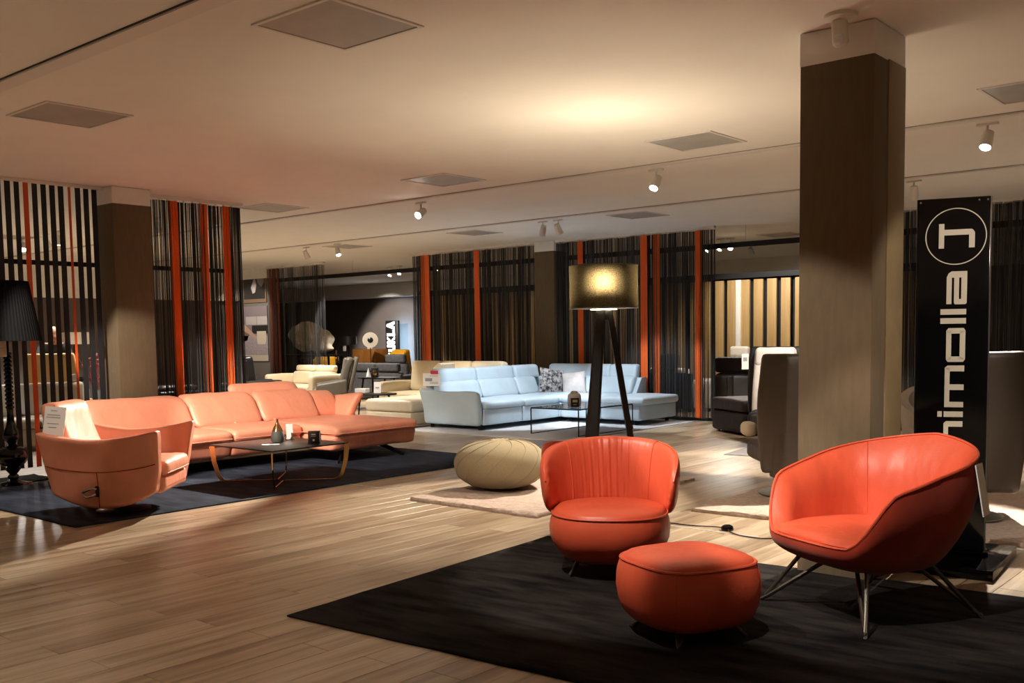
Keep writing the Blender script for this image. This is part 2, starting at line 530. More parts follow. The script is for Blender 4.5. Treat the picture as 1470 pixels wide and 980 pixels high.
# ================================================================== THE SETTING
X0, X1, Y0, Y1 = -30.0, 4.0, -4.0, 22.0
fl = struct(box('floor', 'floor_joint', None, ((X0 + X1) / 2, (Y0 + Y1) / 2, -0.06), (X1 - X0, Y1 - Y0, 0.1)))
PW, PL, GAP = 0.192, 1.38, 0.0022
plank_mesh = None
def plank_mb(cx, cy, m):
    w, l = (PW - GAP) / 2, (PL - GAP) / 2
    b = 0.0015
    vs = [(cx - w, cy - l, -0.012), (cx + w, cy - l, -0.012), (cx + w, cy + l, -0.012), (cx - w, cy + l, -0.012),
          (cx - w, cy - l, -b), (cx + w, cy - l, -b), (cx + w, cy + l, -b), (cx - w, cy + l, -b),
          (cx - w + b, cy - l + b, 0), (cx + w - b, cy - l + b, 0), (cx + w - b, cy + l - b, 0), (cx - w + b, cy + l - b, 0)]
    fs = []
    for a in (0, 4):
        fs += [(a + i, a + (i + 1) % 4, a + 4 + (i + 1) % 4, a + 4 + i) for i in range(4)]
    fs.append((8, 9, 10, 11))
    m.add(vs, fs)
cells = []
col = 0
x = -23.0
while x < 3.5:
    off = (col * 0.517) % 1.0 * PL
    y = -3.6 + off - PL
    while y < 21.5:
        cells.append((x + PW / 2, y + PL / 2))
        y += PL
    x += PW
    col += 1
RUGS = [(-10.35, 3.63, -7.61, 8.85), (-4.4, 3.2, -0.9, 5.7), (-6.4, 6.08, -4.94, 8.55), (-4.19, 7.08, -0.6, 9.3)]
def plank_rank(c):
    p = Vector((c[0], c[1], 0)) - Vector((0, 0, 1.45))
    d = p.dot(_f)
    if d < 1.5: return 1e9
    u = p.dot(_cx) / d * 1428.3 + 736
    v = 588.5 - p.dot(_cy) / d * 1428.3
    if not (-30 < u < 1500 and 480 < v < 1010): return 1e9
    for a, b, c2, e in RUGS:
        if a + 0.1 < c[0] < c2 - 0.1 and b + 0.5 < c[1] < e - 0.5: return 1e9
    return d
cells.sort(key=plank_rank)
near_m = MB(); plank_mb(0, 0, near_m)
first = near_m.build('plank', 'laminate', fl, smooth=False)
fl_loc = Vector(fl.location)
for i, c in enumerate(cells[:300]):
    o = first if i == 0 else first.copy()
    if i: COL.objects.link(o)
    o.location = Vector((c[0], c[1], 0)) - fl_loc
rest = MB()
for c in cells[300:]: plank_mb(c[0] - fl_loc.x, c[1] - fl_loc.y, rest)
tag(rest.build('far_planks', 'laminate', fl, smooth=False, loc=(0, 0, -fl_loc.z)), kind='stuff')

struct(box('ceiling', 'ceiling_paint', None, ((X0 + X1) / 2, (Y0 + Y1) / 2, CEIL + 0.06), (X1 - X0, Y1 - Y0, 0.12)))
# the lower deck over the far left and the back: soffits and dark walls
wl = struct(box('wall_left', 'wall_taupe', None, (-21.6, 5.3, 1.205), (0.2, 18.6, 2.41)))
struct(box('trim_4', 'white_paint', None, (-21.55, 5.3, 2.79), (0.5, 18.6, 0.76)))
struct(box('wall_poster', 'wall_grey', None, (-25.05, 14.7, 1.46), (9.9, 0.2, 2.92)))
struct(box('trim_5', 'white_paint', None, (-25.05, 14.68, 3.045), (9.9, 0.3, 0.25)))
struct(box('wall_back', 'wall_taupe', None, (-13.0, 22.1, 1.59), (34, 0.2, 3.17)))
struct(box('trim_6', 'ceiling_paint', None, (-13.0, 21.75, 2.95), (34, 0.5, 0.44)))
struct(box('wall_far_left', 'wall_taupe', None, (-30.1, 9.0, 1.59), (0.2, 26.4, 3.17)))
struct(box('wall_front', 'wall_mid', None, (-13.0, -4.1, 1.59), (34, 0.2, 3.17)))
struct(box('wall_right', 'wall_mid', None, (4.1, 9.0, 1.59), (0.2, 26.4, 3.17)))

# recessed lighting tracks running along the ceiling
def ceiling_trim(n, y, x0=-22.0, x1=3.5, w=0.085):
    m = MB().use('track_white')
    m.box(((x0 + x1) / 2, y, CEIL - 0.008), (x1 - x0, w, 0.02))
    m.use('gap_dark' if n == 1 else 'gap_pale')
    for s in (-1, 1):
        m.box(((x0 + x1) / 2, y + s * (w / 2 + 0.005), CEIL - 0.003), (x1 - x0, 0.009, 0.008))
    struct(m.build('trim_%d' % n, smooth=False))
ceiling_trim(1, 2.975, w=0.12)
ceiling_trim(2, 8.82)
ceiling_trim(3, 11.65)

# pillars
def pillar(label_name, x0, x1, y0, y1, trim=False):
    cx, cy, w, d = (x0 + x1) / 2, (y0 + y1) / 2, x1 - x0, y1 - y0
    o = struct(box('pillar', 'pillar_brown', None, (cx, cy, 1.54), (w, d, 3.08), b=0.006))
    box('capital', 'white_paint', o, (0, 0, 1.5375 - 0.004), (w + 0.004, d + 0.004, 0.187), b=0.004)
    return o
p1 = pillar('pillar', -2.545, -2.11, 5.61, 6.09)
# gilded corner strip down the right flank of the near pillar
box('corner_strip', 'pillar_trim', p1, (0.2185, 0.10, -0.045), (0.016, 0.27, 2.985), b=0.004)
p2 = pillar('pillar', -11.03, -10.59, 5.64, 6.1)
p3 = pillar('pillar', -11.72, -11.26, 14.43, 14.87)

# ceiling panels
def ceiling_panel(cx, cy, label, s=0.62):
    t = thing('ceiling_panel', label, 'ceiling panel', (cx, cy, CEIL), 0, 'square grey ceiling panels')
    m = MB()
    for a in (-1, 1):
        m.box((a * (s / 2 + 0.012), 0, -0.004), (0.024, s + 0.048, 0.012))
        m.box((0, a * (s / 2 + 0.012), -0.004), (s, 0.024, 0.012))
    m.build('frame', 'track_white', t, smooth=False)
    box('diffuser', 'panel_grey', t, (0, 0, -0.002), (s - 0.012, s - 0.012, 0.006))
for cx, cy, l in [
    (-4.36, 3.68, 'large grey ceiling panel cut by the top edge of the photo'),
    (-7.54, 3.71, 'grey ceiling panel high above the black baluster lamp'),
    (-7.76, 7.99, 'grey ceiling panel in front of the first track spotlight from the left'),
    (-4.63, 8.03, 'olive grey ceiling panel left of the pillar in front of a lit spotlight'),
    (-1.84, 8.08, 'grey ceiling panel cut by the right edge of the photo'),
    (-10.95, 8.05, 'grey ceiling panel at the end of the left string curtain'),
    (-11.33, 12.38, 'small olive ceiling panel above the left half of the back curtain'),
    (-8.08, 12.35, 'small grey ceiling panel above the lampshade of the tripod lamp'),
    (-14.6, 12.4, 'narrow grey ceiling panel beside a pair of lit far spotlights'),
    (-15.6, 16.6, 'thin grey ceiling panel beyond the black rail'),
    (-7.9, 16.7, 'thin grey ceiling panel right of the back curtain beyond it'),
    (-16.8, 7.2, 'grey ceiling panel seen through the left strip blind'),
]:
    ceiling_panel(cx, cy, l)

# motion detector at the head of the near pillar
t = thing('motion_detector', 'small white motion detector on ceiling beside the near pillar head', 'detector', (-2.23, 5.43, CEIL))
MB().lathe([(0.09, 0.0), (0.09, -0.02), (0.05, -0.035)], 20).build('base', 'smoke_white', t)
soft('body', 'smoke_white', t, (0.085, 0.07, 0.15), (0.0, -0.01, -0.10), 0.03, rot=(0.15, 0, 0))
soft('lens', 'cup_clear', t, (0.065, 0.05, 0.06), (0.0, -0.035, -0.14), 0.024)
# fix: pull cord on the far left pillar
t = thing('pull_cord', 'pale pull cord with a handle hanging at the left pillar edge', 'cord', (-10.9, 5.60, 0))
MB().tube([(0, 0, 3.1), (0.005, -0.01, 2.2), (0.02, -0.012, 1.42)], 0.006, 6).build('cord', 'smoke_white', t)
MB().tube([(0.012, -0.012, 3.1), (0.02, -0.016, 2.2), (0.03, -0.014, 1.42)], 0.004, 6).build('cord', 'smoke_white', t)
soft('handle', 'smoke_white', t, (0.05, 0.03, 0.13), (0.025, -0.013, 1.36), 0.012)

# ------------------------------------------------------------------ track spotlights
def spotlight(loc, target, label, power=0, angle=40, color=WARM, glow=True, s=1.0):
    """white can on a short arm; loc is its foot on the track"""
    t = thing('track_spotlight', label, 'spotlight', loc, 0, 'white track spotlights')
    d = (Vector(target) - (Vector(loc) + Vector((0, 0, -0.13)))).normalized()
    box('adapter', 'track_white', t, (0, 0, -0.016), (0.17 * s, 0.035 * s, 0.022), b=0.004)
    MB().tube([(0, 0, -0.02), (0, 0, -0.10 * s)], 0.011 * s, 8).build('stem', 'track_white', t)
    q = d.to_track_quat('Z', 'Y').to_matrix().to_4x4()
    body = MB().lathe([(0.028 * s, -0.075 * s), (0.04 * s, -0.07 * s), (0.046 * s, 0.0), (0.05 * s, 0.08 * s), (0.044 * s, 0.083 * s), (0.04 * s, 0.066 * s)], 20)
    c = body.build('can', 'track_white', t, loc=(0, 0, -0.14 * s), angle=50)
    c.rotation_euler = q.to_euler()
    l = MB().lathe([(0.041 * s, 0.064 * s), (0.041 * s, 0.070 * s), (0.03 * s, 0.074 * s)], 20).build('lens', 'lens_glow' if glow else 'panel_grey', t, loc=(0, 0, -0.14 * s))
    l.rotation_euler = q.to_euler()
    if power:
        p = Vector((0, 0, -0.14 * s)) + d * 0.10
        sp = spot_light('lamp', p, p + d, power, angle, color=color, parent=t)
    return t
T2, T3 = 8.95, 11.75
SPOTS = [
    ((-9.1, T2, CEIL - .02), (-8.35, 4.0, 0.2), 'lit white spotlight on the second track above the pouf', 1500, 33, WARM),
    ((-5.63, T2, CEIL - .02), (-5.6, 6.7, 0.0), 'lit white spotlight between the tripod lampshade and the pillar', 460, 50, WARM),
    ((-2.42, T2, CEIL - .02), (-2.6, 7.2, 0.0), 'lit white spotlight right of the near pillar', 700, 52, WARM),
    ((-9.37, T3, CEIL - .02), (-10.6, 12.5, 0.45), 'white spotlight turned to the blue sofa, left of a pair above the lampshade', 215, 64, COOL),
    ((-9.08, T3, CEIL - .02), (-8.9, 13.4, 0.4), 'white spotlight turned to the blue sofa, right of a pair above the lampshade', 190, 60, COOL),
    ((-3.95, T3, CEIL - .02), (-4.4, 13.2, 0.2), 'white spotlight turned away beside the black pylon sign top', 150, 55, NEUT),
    ((-14.1, T3, CEIL - .02), (-12.8, 11.3, 0.4), 'lit white spotlight in front of the pale far left ceiling', 200, 50, WARM),
    ((-15.0, T3, CEIL - .02), (-14.8, 13.2, 0.3), 'small white spotlight far left above the cream sofa', 160, 55, NEUT),
    ((-6.2, T3, CEIL - .02), (-6.6, 13.2, 0.2), None, 0, 0, WARM),
]
for loc, tg, lab, pw, an, c in SPOTS:
    if lab:
        spotlight(loc, tg, lab, pw, an, c, glow='turned' not in lab and 'small white' not in lab)
# beyond the back curtain
for loc, tg, lab, pw in [
    ((-8.85, 16.6, CEIL), (-8.2, 14.9, 1.2), 'brightest lit spotlight beyond the right end of the back curtain', 110),
    ((-9.02, 16.55, CEIL), (-9.6, 15.0, 0.6), 'lit spotlight just left of the brightest one past the curtain', 60),
    ((-9.3, 16.6, CEIL), (-10.4, 15.0, 0.6), 'leftmost lit spotlight of three past the curtain end', 60),
    ((-18.2, 16.8, CEIL), (-17.8, 15.6, 0.6), 'left of two lit spotlights in the gap above the dark far wall', 150),
    ((-17.65, 16.6, CEIL), (-17.0, 15.2, 0.6), 'right of two lit spotlights in the gap above the dark far wall', 150),
    ((-13.3, 16.5, CEIL), (-13.0, 14.9, 1.2), 'lit spotlight seen through the left back curtain strings', 60),
    ((-16.0, 16.2, CEIL), (-15.6, 15.0, 1.2), 'lit spotlight seen through strings beside the wide orange band', 50),
]:
    spotlight(loc, tg, lab, pw, 60, NEUT)
spotlight((-9.15, 18.0, CEIL), (-9.1, 19.5, 1.0), 'grey spotlight turned away above the oak slat wall', 0, glow=False)
# in the left bay behind the blinds
for loc, tg, lab, pw in [
    ((-16.85, 7.4, CEIL), (-15.0, 6.4, 0.8), 'lit spotlight left of the wide orange blind strip', 120),
    ((-15.4, 7.3, CEIL), (-15.4, 7.2, 1.0), 'lit spotlight between two black blind strips', 90),
    ((-12.85, 7.5, CEIL), (-12.6, 8.6, 0.5), 'lit spotlight behind the left end of the left string curtain', 90),
    ((-11.4, 7.45, CEIL), (-12.0, 9.0, 0.5), 'lit spotlight behind the middle of the left string curtain', 90),
    ((-13.6, 8.6, CEIL), (-14.6, 10.0, 0.5), 'low lit spotlight behind the left string curtain under the black rail', 60),
    ((-15.9, 7.35, CEIL), (-17.0, 9.0, 0.5), 'white spotlight half hidden behind a black blind strip', 60),
]:
    spotlight(loc, tg, lab, pw, 65, NEUT)
# unseen wash spots added to brighten the back and side areas
for l, tg, pw, an, c in [
    ((-22.8, 17.6, 3.0), (-23.4, 21.9, 0.7), 700, 52, NEUT), ((-17.4, 13.6, 3.0), (-17.6, 15.5, 0.4), 230, 60, NEUT), ((-19.0, 15.8, 3.0), (-19.9, 18.2, 0.6), 160, 90, WARM),
    ((-25.0, 17.0, 3.0), (-25.0, 17.0, 0.0), 280, 75, NEUT), ((-16.4, 19.6, 3.0), (-16.4, 19.5, 0.0), 110, 70, NEUT),
    ((-10.0, 19.6, 3.0), (-10.0, 19.5, 0.0), 160, 75, NEUT),
    ((-8.0, 15.6, 3.1), (-8.3, 17.3, 1.4), 150, 90, WARM), ((-12.5, 15.7, 3.1), (-12.7, 17.3, 1.2), 45, 100, WARM),
    ((-4.4, 10.6, 3.05), (-5.6, 11.5, 0.4), 240, 50, NEUT), ((-6.6, 11.65, 3.05), (-7.0, 13.3, 0.4), 110, 45, NEUT),
    ((-20.0, 12.8, 3.05), (-20.8, 14.6, 1.6), 90, 60, WARM), ((-5.6, 9.2, 3.05), (-5.1, 10.2, 0.0), 330, 46, WARM),
    ((-13.5, 3.2, 3.05), (-13.6, 3.2, 0.0), 200, 115, COOL), ((-17.5, 5.0, 3.05), (-17.5, 5.2, 0.0), 200, 115, COOL),
    ((-18.5, 9.0, 3.05), (-18.5, 9.2, 0.0), 380, 115, NEUT), ((-14.5, 8.8, 3.05), (-14.6, 9.0, 0.0), 260, 110, NEUT),
    ((-17.0, 12.2, 3.05), (-17.0, 12.4, 0.0), 260, 100, NEUT), ((-12.6, 11.6, 3.05), (-12.4, 12.2, 0.0), 180, 60, WARM),
    ((-2.0, 11.6, 3.05), (-2.2, 12.2, 0.2), 220, 80, NEUT),
]:
    spot_light('unseen_spot', l, tg, pw, an, color=c)

# ------------------------------------------------------------------ blinds, string curtains, rails
def rail_box(m, a, b, w=0.06, t=0.03):
    m.bar(a, b, w, t)
# left strip blind (hangs along y at x = -10.79)
t = thing('strip_blind', 'hanging blind of narrow black strips with two orange ones, left of pillar', 'blind', (-10.79, 4.6, 0))
m = MB(); m.box((0, -0.35, CEIL - 0.02), (0.07, 2.75, 0.035)); m.build('rail', 'track_white', t, smooth=False)
yy = 3.2
k = 0
strip_mesh = {}
while yy < 5.60:
    orange = 0
    if abs(yy - 4.805) < 0.045: orange = 1
    if abs(yy - 5.225) < 0.045: orange = 2
    w = 0.028 if orange == 2 else 0.057
    key = (orange)
    if key not in strip_mesh:
        o = box('strip', 'strip_orange' if orange else 'strip_black', t, (0, 0, 0), (0.004, w, 3.02))
        strip_mesh[key] = o
    else:
        o = strip_mesh[key].copy(); COL.objects.link(o)
    o.location = (0, yy - 4.6, 0.12 + 1.51)
    o.rotation_euler = (0, 0, R(random.uniform(-9, 9)))
    if orange: o['label'] = 'orange strip' if orange == 1 else 'thin orange strip'
    yy += 0.0935
    k += 1

def strings(m, L, h, n, amp, wmin, wmax, fold):
    """many thin hanging threads as narrow ribbons; along local x, gathered in shallow folds"""
    for i in range(n):
        x = random.random() * L
        # threads gather in bunches
        g = math.sin(x * 9.0) + 0.6 * math.sin(x * 23.0 + 1.3)
        if random.random() < 0.16 - 0.12 * g: continue
        y = amp * math.sin(x * fold) + random.uniform(-0.02, 0.02)
        w = random.uniform(wmin, wmax) / 2
        a = random.uniform(-1.0, 1.0)
        dx, dy = math.cos(a) * w, math.sin(a) * w
        sx = random.uniform(-0.012, 0.012)
        m.use('string_grey' if random.random() < 0.30 else 'string_black')
        m.add([(x - dx, y - dy, h), (x + dx, y + dy, h), (x + dx + sx, y + dy, 0.03), (x - dx + sx, y - dy, 0.03)], [(0, 1, 2, 3)])
def band(L0, w, h, mat, parent, k=12):
    """a gathered ribbon of orange threads: one wavy strip with a little depth"""
    m = MB()
    ring = []
    top, bot = [], []
    for i in range(k + 1):
        x = L0 - w / 2 + w * i / k
        y = -0.035 + 0.010 * math.sin(i * 2.1 + L0 * 9)
        top.append((x, y)); bot.append((x + 0.006 * math.sin(i * 1.3), y + 0.004))
    vs = [(x, y, h) for x, y in top] + [(x, y, 0.05) for x, y in bot] + [(x, y + 0.004, h) for x, y in top] + [(x, y + 0.004, 0.05) for x, y in bot]
    n = k + 1
    fs = []
    for i in range(k):
        fs.append((i, n + i, n + i + 1, i + 1))
        fs.append((2 * n + i, 2 * n + i + 1, 3 * n + i + 1, 3 * n + i))
        fs.append((i, i + 1, 2 * n + i + 1, 2 * n + i))
        fs.append((n + i, 3 * n + i, 3 * n + i + 1, n + i + 1))
    fs += [(0, 2 * n, 3 * n, n), (k, n + k, 3 * n + k, 2 * n + k)]
    m.add(vs, fs)
    return m.build('orange_band', mat, parent, smooth=False)
def string_curtain(loc, rz, L, bands, label, dens=150, weight=True, mats='band_orange', h=CEIL - 0.06, amp=0.03):
    t = thing('string_curtain', label, 'curtain', loc, rz, 'black string curtains with orange bands')
    m = MB()
    m.box((L / 2, 0, CEIL - 0.02), (L + 0.02, 0.07, 0.04))
    m.build('rail', 'track_white', t, smooth=False)
    m = MB()
    for i in range(int(L / 0.11)):
        m.box((0.05 + i * 0.11, 0, CEIL - 0.05), (0.02, 0.02, 0.03))
    tag(m.build('glider', 'track_white', t, smooth=False), kind='stuff')
    m = MB(); strings(m, L, h, int(L * dens * 2.25), amp, 0.003, 0.0085, 14.0)
    tag(m.build('strings', None, t, smooth=False), kind='stuff')
    for x, w in bands: band(x, w, h, mats, t)
    if weight:
        MB().box((L / 2, 0.0, 0.03), (L, 0.05, 0.05)).build('bottom_bar', 'black_metal', t, smooth=False)
    return t
yaw90 = PI / 2
string_curtain((-10.9, 6.12, 0), yaw90, 1.40, [(0.43, 0.11), (0.84, 0.11), (1.15, 0.10)], 'black string curtain with three orange bands right of the left pillar', 210)
string_curtain((-15.03, 14.49, 0), 0, 3.29, [(0.41, 0.25), (1.84, 0.13)], 'black string curtain with two orange bands left of the middle pillar', 185)
string_curtain((-11.24, 14.49, 0), 0, 3.22, [(0.56, 0.11), (1.90, 0.135), (2.14, 0.13), (2.95, 0.13)], 'black string curtain with four orange bands behind the tripod lamp', 190)
string_curtain((-5.18, 14.49, 0), 0, 5.6, [(0.13, 0.09)], 'dark string curtain right of the near pillar behind the pylon sign', 170)
string_curtain((-19.3, 14.49, 0), 0, 1.42, [], 'loose black string curtain hanging far left in front of the sheepskin', 75)
string_curtain((-20.02, 14.49, 0), 0, 0.62, [(0.16, 0.075), (0.31, 0.07), (0.46, 0.06)], 'bunched string curtain with three rust bands beside the poster wall', 160, mats='band_rust')
t = thing('rail_bar', 'long black bar running high behind the back string curtains', 'rail', (-12.5, 14.75, 2.86))
MB().box((0, 0, 0), (19.5, 0.05, 0.085)).build('bar', 'black_metal', t, smooth=False)
for xx in (-9.5, -4.7, 0.2, 4.9, 9.5): box('hanger', 'track_white', t, (xx, 0, 0.175), (0.007, 0.007, 0.28))
t = thing('rail_bar', 'black bar running behind the left strip blind and string curtain', 'rail', (-11.15, 4.9, 2.33))
MB().box((0, 0, 0), (0.05, 5.0, 0.05)).build('bar', 'black_metal', t, smooth=False)
for yy in (-2.3, 0.85, 2.35): box('hanger', 'track_white', t, (0, yy, 0.43), (0.005, 0.005, 0.84))

# oak slat wall beyond the back curtain
t = thing('slat_wall', 'tall oak slat partition with dark gaps beyond the back curtain', 'partition', (-12.0, 17.3, 0))
MB().box((0.6, 0.14, 1.235), (12.6, 0.05, 2.47)).build('backing', 'strip_black', t, smooth=False)
MB().box((0.6, 0.06, 2.52), (12.6, 0.22, 0.10)).build('top_rail', 'strip_black', t, smooth=False)
sl = None
x = -5.55
i = 0
while x < 6.8:
    w = 0.30
    if sl is None:
        sl = box('slat', 'oak', t, (0, 0, 0), (w * 0.62, 0.06, 2.44), b=0.006); o = sl
    else:
        o = sl.copy(); COL.objects.link(o)
    o.location = (x + 0.19 * 0.5, 0.03, 1.22)
    x += 0.275
    i += 1
box('pale_slat', 'white_paint', t, (2.95, -0.02, 1.22), (0.10, 0.05, 2.44), b=0.004)

# ================================================================== FOREGROUND
def rug(name, mat, label, cx, cy, w, l, rz=0.0, h=0.018, wob=0.006, n=26, fringe=0.0):
    t = MB()
    vs, fs = [], []
    def edge(a, b):
        x, y = a * w / 2, b * l / 2
        q = noise.noise(Vector((x * 7, y * 7, cx)))
        ed = max(abs(a), abs(b))
        k = 1 + (q * wob / min(w, l) * 2 if ed > 0.999 else 0)
        z = h * (1 if ed < 0.999 else 0.55) + q * (0.0015 + fringe) * (1 if ed < 0.999 else 0)
        return (x * k, y * k, z)
    us = [-1, -0.992] + [-0.992 + 1.984 * i / n for i in range(1, n)] + [0.992, 1]
    N = len(us)
    vs = [edge(a, b) for b in us for a in us]
    fs = [(j * N + i, j * N + i + 1, (j + 1) * N + i + 1, (j + 1) * N + i) for j in range(N - 1) for i in range(N - 1)]
    k = len(vs)
    ring = [i for i in range(N)] + [j * N + N - 1 for j in range(1, N)] + [(N - 1) * N + i for i in range(N - 2, -1, -1)] + [j * N for j in range(N - 2, 0, -1)]
    low = [(vs[i][0], vs[i][1], 0.0) for i in ring]
    vs += low
    L = len(ring)
    fs += [(ring[(i + 1) % L], ring[i], k + i, k + (i + 1) % L) for i in range(L)]
    t.add(vs, fs)
    o = t.build(name, mat, None, angle=50, loc=(cx, cy, 0.001), rot=(0, 0, rz))
    return tag(o, label, 'rug')
rug('rug', 'black_rug', 'black rug under the three orange leather seats', -2.45, 4.46, 3.75, 2.42, R(4.2), h=0.014)
rug('rug', 'navy_rug', 'dark navy rug under the salmon sofa and low table', -8.98, 6.24, 2.74, 5.22, 0, h=0.016)
rug('shaggy_rug', 'pink_rug', 'pale pink shaggy rug under the beige pouf', -5.67, 7.32, 1.46, 2.48, 0, h=0.03, wob=0.02, n=60, fringe=0.012)
rug('shaggy_rug', 'pink_rug', 'pale pink shaggy rug behind the orange armchair and pylon sign', -2.35, 8.2, 3.6, 2.2, R(2), h=0.03, wob=0.02, n=60, fringe=0.012)
rug('rug', 'blue_rug', 'large pale blue grey rug under the blue corner sofa', -9.78, 12.42, 3.12, 3.5, 0)
rug('rug', 'grey_rug', 'small grey rug under the white recliner', -5.1, 11.4, 1.45, 1.5, R(8), h=0.012)

# metal joint strip across the floor
o = box('floor_strip', 'floor_strip_metal', None, (-5.6, 6.42, 0.0015), (4.8, 0.022, 0.003))
tag(o, 'thin pale metal strip crossing the wooden floor', 'floor strip')

def wire_leg(parent, a, foot, b, r=0.010, name='leg', mat='gunmetal'):
    a, f, b = Vector(a), Vector(foot), Vector(b)
    p1 = f + (a - f) * 0.12
    return MB().tube([a, p1, f + Vector((0, 0, r)), f + (b - f) * 0.10 + Vector((0, 0, r * .5)), b], r, 8).build(name, mat, parent)

# ---- armless round tub chair
def tub_chair(label, loc, rz):
    t = thing('tub_chair', label, 'chair', loc, rz)
    # seat drum
    rings = []
    for z, s in [(0.085, 0.50), (0.095, 0.66), (0.12, 0.80), (0.17, 0.915), (0.23, 0.985), (0.29, 1.0), (0.34, 0.975), (0.372, 0.935)]:
        rings.append(superring(0.365 * s, 0.355 * s, z, 48, 2.35, 0, -0.02))
    MB().loft(rings).build('seat', 'orange_leather', t, angle=60)
    rings = []
    for z, s in [(0.36, 0.945), (0.385, 0.925), (0.402, 0.86), (0.414, 0.70), (0.421, 0.45), (0.424, 0.15)]:
        rings.append(superring(0.365 * s, 0.355 * s, z, 48, 2.35, 0, -0.02))
    MB().loft(rings).build('seat_cushion', 'orange_leather', t, angle=60)
    ring = superring(0.365 * 0.952, 0.355 * 0.952, 0.371, 64, 2.35, 0, -0.02)
    MB().tube(ring, 0.0065, 6, closed=True).build('piping', 'orange_leather', t)
    MB().tube([(x * 1.004, y * 1.004, z) for x, y, z in [(0.335, 0.10 - .02, 0.37), (0.353, 0.10 - .02, 0.29), (0.345, 0.10 - .02, 0.22), (0.30, 0.09 - .02, 0.13)]], 0.003, 5).build('seam', 'orange_leather', t)
    # padded back wrapped round the rear, three panels
    def back_section(ph, n=20):
        """closed cross-section of the padded back at angle ph from the rear (+y)"""
        A = R(104)
        u = min(1.0, abs(ph) / A)
        hh = 0.222 * (max(0.0, 1 - u ** 3.2)) ** 0.5 + 0.012
        zc = 0.532 - 0.012 * u + 0.022 * (1 - u)
        th = 0.085 * (max(0.0, 1 - u ** 5)) ** 0.5 + 0.012
        out = []
        for k in range(n):
            a = 2 * PI * k / n
            zz = math.copysign(abs(math.sin(a)) ** 0.8, math.sin(a)) * hh
            rr = math.copysign(abs(math.cos(a)) ** 0.7, math.cos(a)) * th * 0.5
            lean = 0.10 * (zz + 0.2) + 0.018 * u
            rad = 0.352 + lean + rr
            # gathered pleats on the inner face of the middle panel
            if rr < 0:
                pl = 0.006 * math.sin(ph * 52 + zz * 9) * max(0.0, 1 - abs(ph) / R(42)) + 0.004 * math.sin(ph * 88 + zz * 5 + 1) * max(0.0, 1 - abs(ph) / R(46))
                if abs(ph) > R(78): pl += 0.005 * math.sin(zz * 120)
                rad += pl * (1 - abs(zz) / hh * 0.55)
            out.append((math.sin(ph) * rad * 0.985, math.cos(ph) * rad * 0.93 - 0.01, zc + zz))
        return out
    A = R(104)
    def panel(name, a0, a1, steps, mat):
        rings = [back_section(a0 + (a1 - a0) * i / steps, 28) for i in range(steps + 1)]
        MB().loft(rings).build(name, mat, t, angle=70)
    panel('backrest', -R(47), R(47), 90, 'orange_leather_gathered')
    panel('back_wing', -A, -R(47), 30, 'orange_leather')
    panel('back_wing', R(47), A, 30, 'orange_leather')
    # seams and piping follow the sections
    for s in (-1, 1):
        sec = back_section(s * R(47), 28)
        MB().tube([(x, y, z) for x, y, z in sec[5:22]], 0.0045, 6).build('seam', 'orange_leather', t)
    edge = []
    for i in range(61):
        ph = -A * 0.995 + 2 * A * 0.995 * i / 60
        sec = back_section(ph, 28)
        edge.append(sec[6])
    MB().tube(edge, 0.0055, 6).build('piping', 'orange_leather', t)
    for a in (40, 140, 220, 320):
        c, s = math.cos(R(a)), math.sin(R(a))
        MB().tube([(c * 0.23, s * 0.23, 0.11), (c * 0.30, s * 0.30, 0.012)], 0.012, 8).build('leg', 'black_metal', t)
    return t
tub_chair('armless round tub chair in orange leather beside the orange ottoman', (-3.44, 4.93, 0.013), R(33))
t2_ = tub_chair('round orange tub chair, mostly hidden behind the front tub chair', (-4.19, 5.83, 0.002), R(33 + 180))
t2_.scale = (0.92, 0.92, 0.92)

# ---- ottoman
t = thing('ottoman', 'rounded square ottoman in orange leather in front of the tub chair', 'ottoman', (-2.42, 4.11, 0.014), R(-23))
rings = []
for z, s, e in [(0.058, 0.50, 2.6), (0.062, 0.70, 2.8), (0.075, 0.81, 3.0), (0.105, 0.90, 3.1), (0.16, 0.965, 3.1), (0.23, 1.0, 3.1), (0.29, 0.985, 3.2), (0.34, 0.94, 3.3), (0.365, 0.905, 3.4)]:
    rings.append(superring(0.305 * s, 0.305 * s, z, 56, e))
MB().loft(rings).build('body', 'orange_leather', t, angle=60)
rings = []
for z, s in [(0.352, 0.90), (0.372, 0.885), (0.386, 0.82), (0.396, 0.66), (0.402, 0.42), (0.404, 0.12)]:
    rings.append(superring(0.305 * s, 0.305 * s, z, 56, 3.3))
MB().loft(rings).build('top', 'orange_leather', t, angle=60)
MB().tube(superring(0.305 * 0.915, 0.305 * 0.915, 0.360, 72, 3.4), 0.0075, 6, closed=True).build('piping', 'orange_leather', t)
for a in (45, 135, 225, 315):
    c, s = math.cos(R(a)), math.sin(R(a))
    pts = []
    for z, sc, e in [(0.355, 0.92, 3.4), (0.30, 0.982, 3.2), (0.23, 1.0, 3.1), (0.16, 0.965, 3.1), (0.105, 0.90, 3.1), (0.075, 0.81, 3.0)]:
        k = 1.0 / (abs(c) ** e + abs(s) ** e) ** (1 / e)
        pts.append((c * k * 0.305 * sc * 1.001, s * k * 0.305 * sc * 1.001, z))
    MB().tube(pts, 0.003, 5).build('seam', 'orange_leather', t)
for a in (45, 135, 225, 315):
    c, s = math.cos(R(a)), math.sin(R(a))
    wire_leg(t, (c * 0.2 - s * .02, s * 0.2 + c * .02, 0.075), (c * 0.275, s * 0.275, 0.0), (c * 0.2 + s * .02, s * 0.2 - c * .02, 0.075), 0.010)

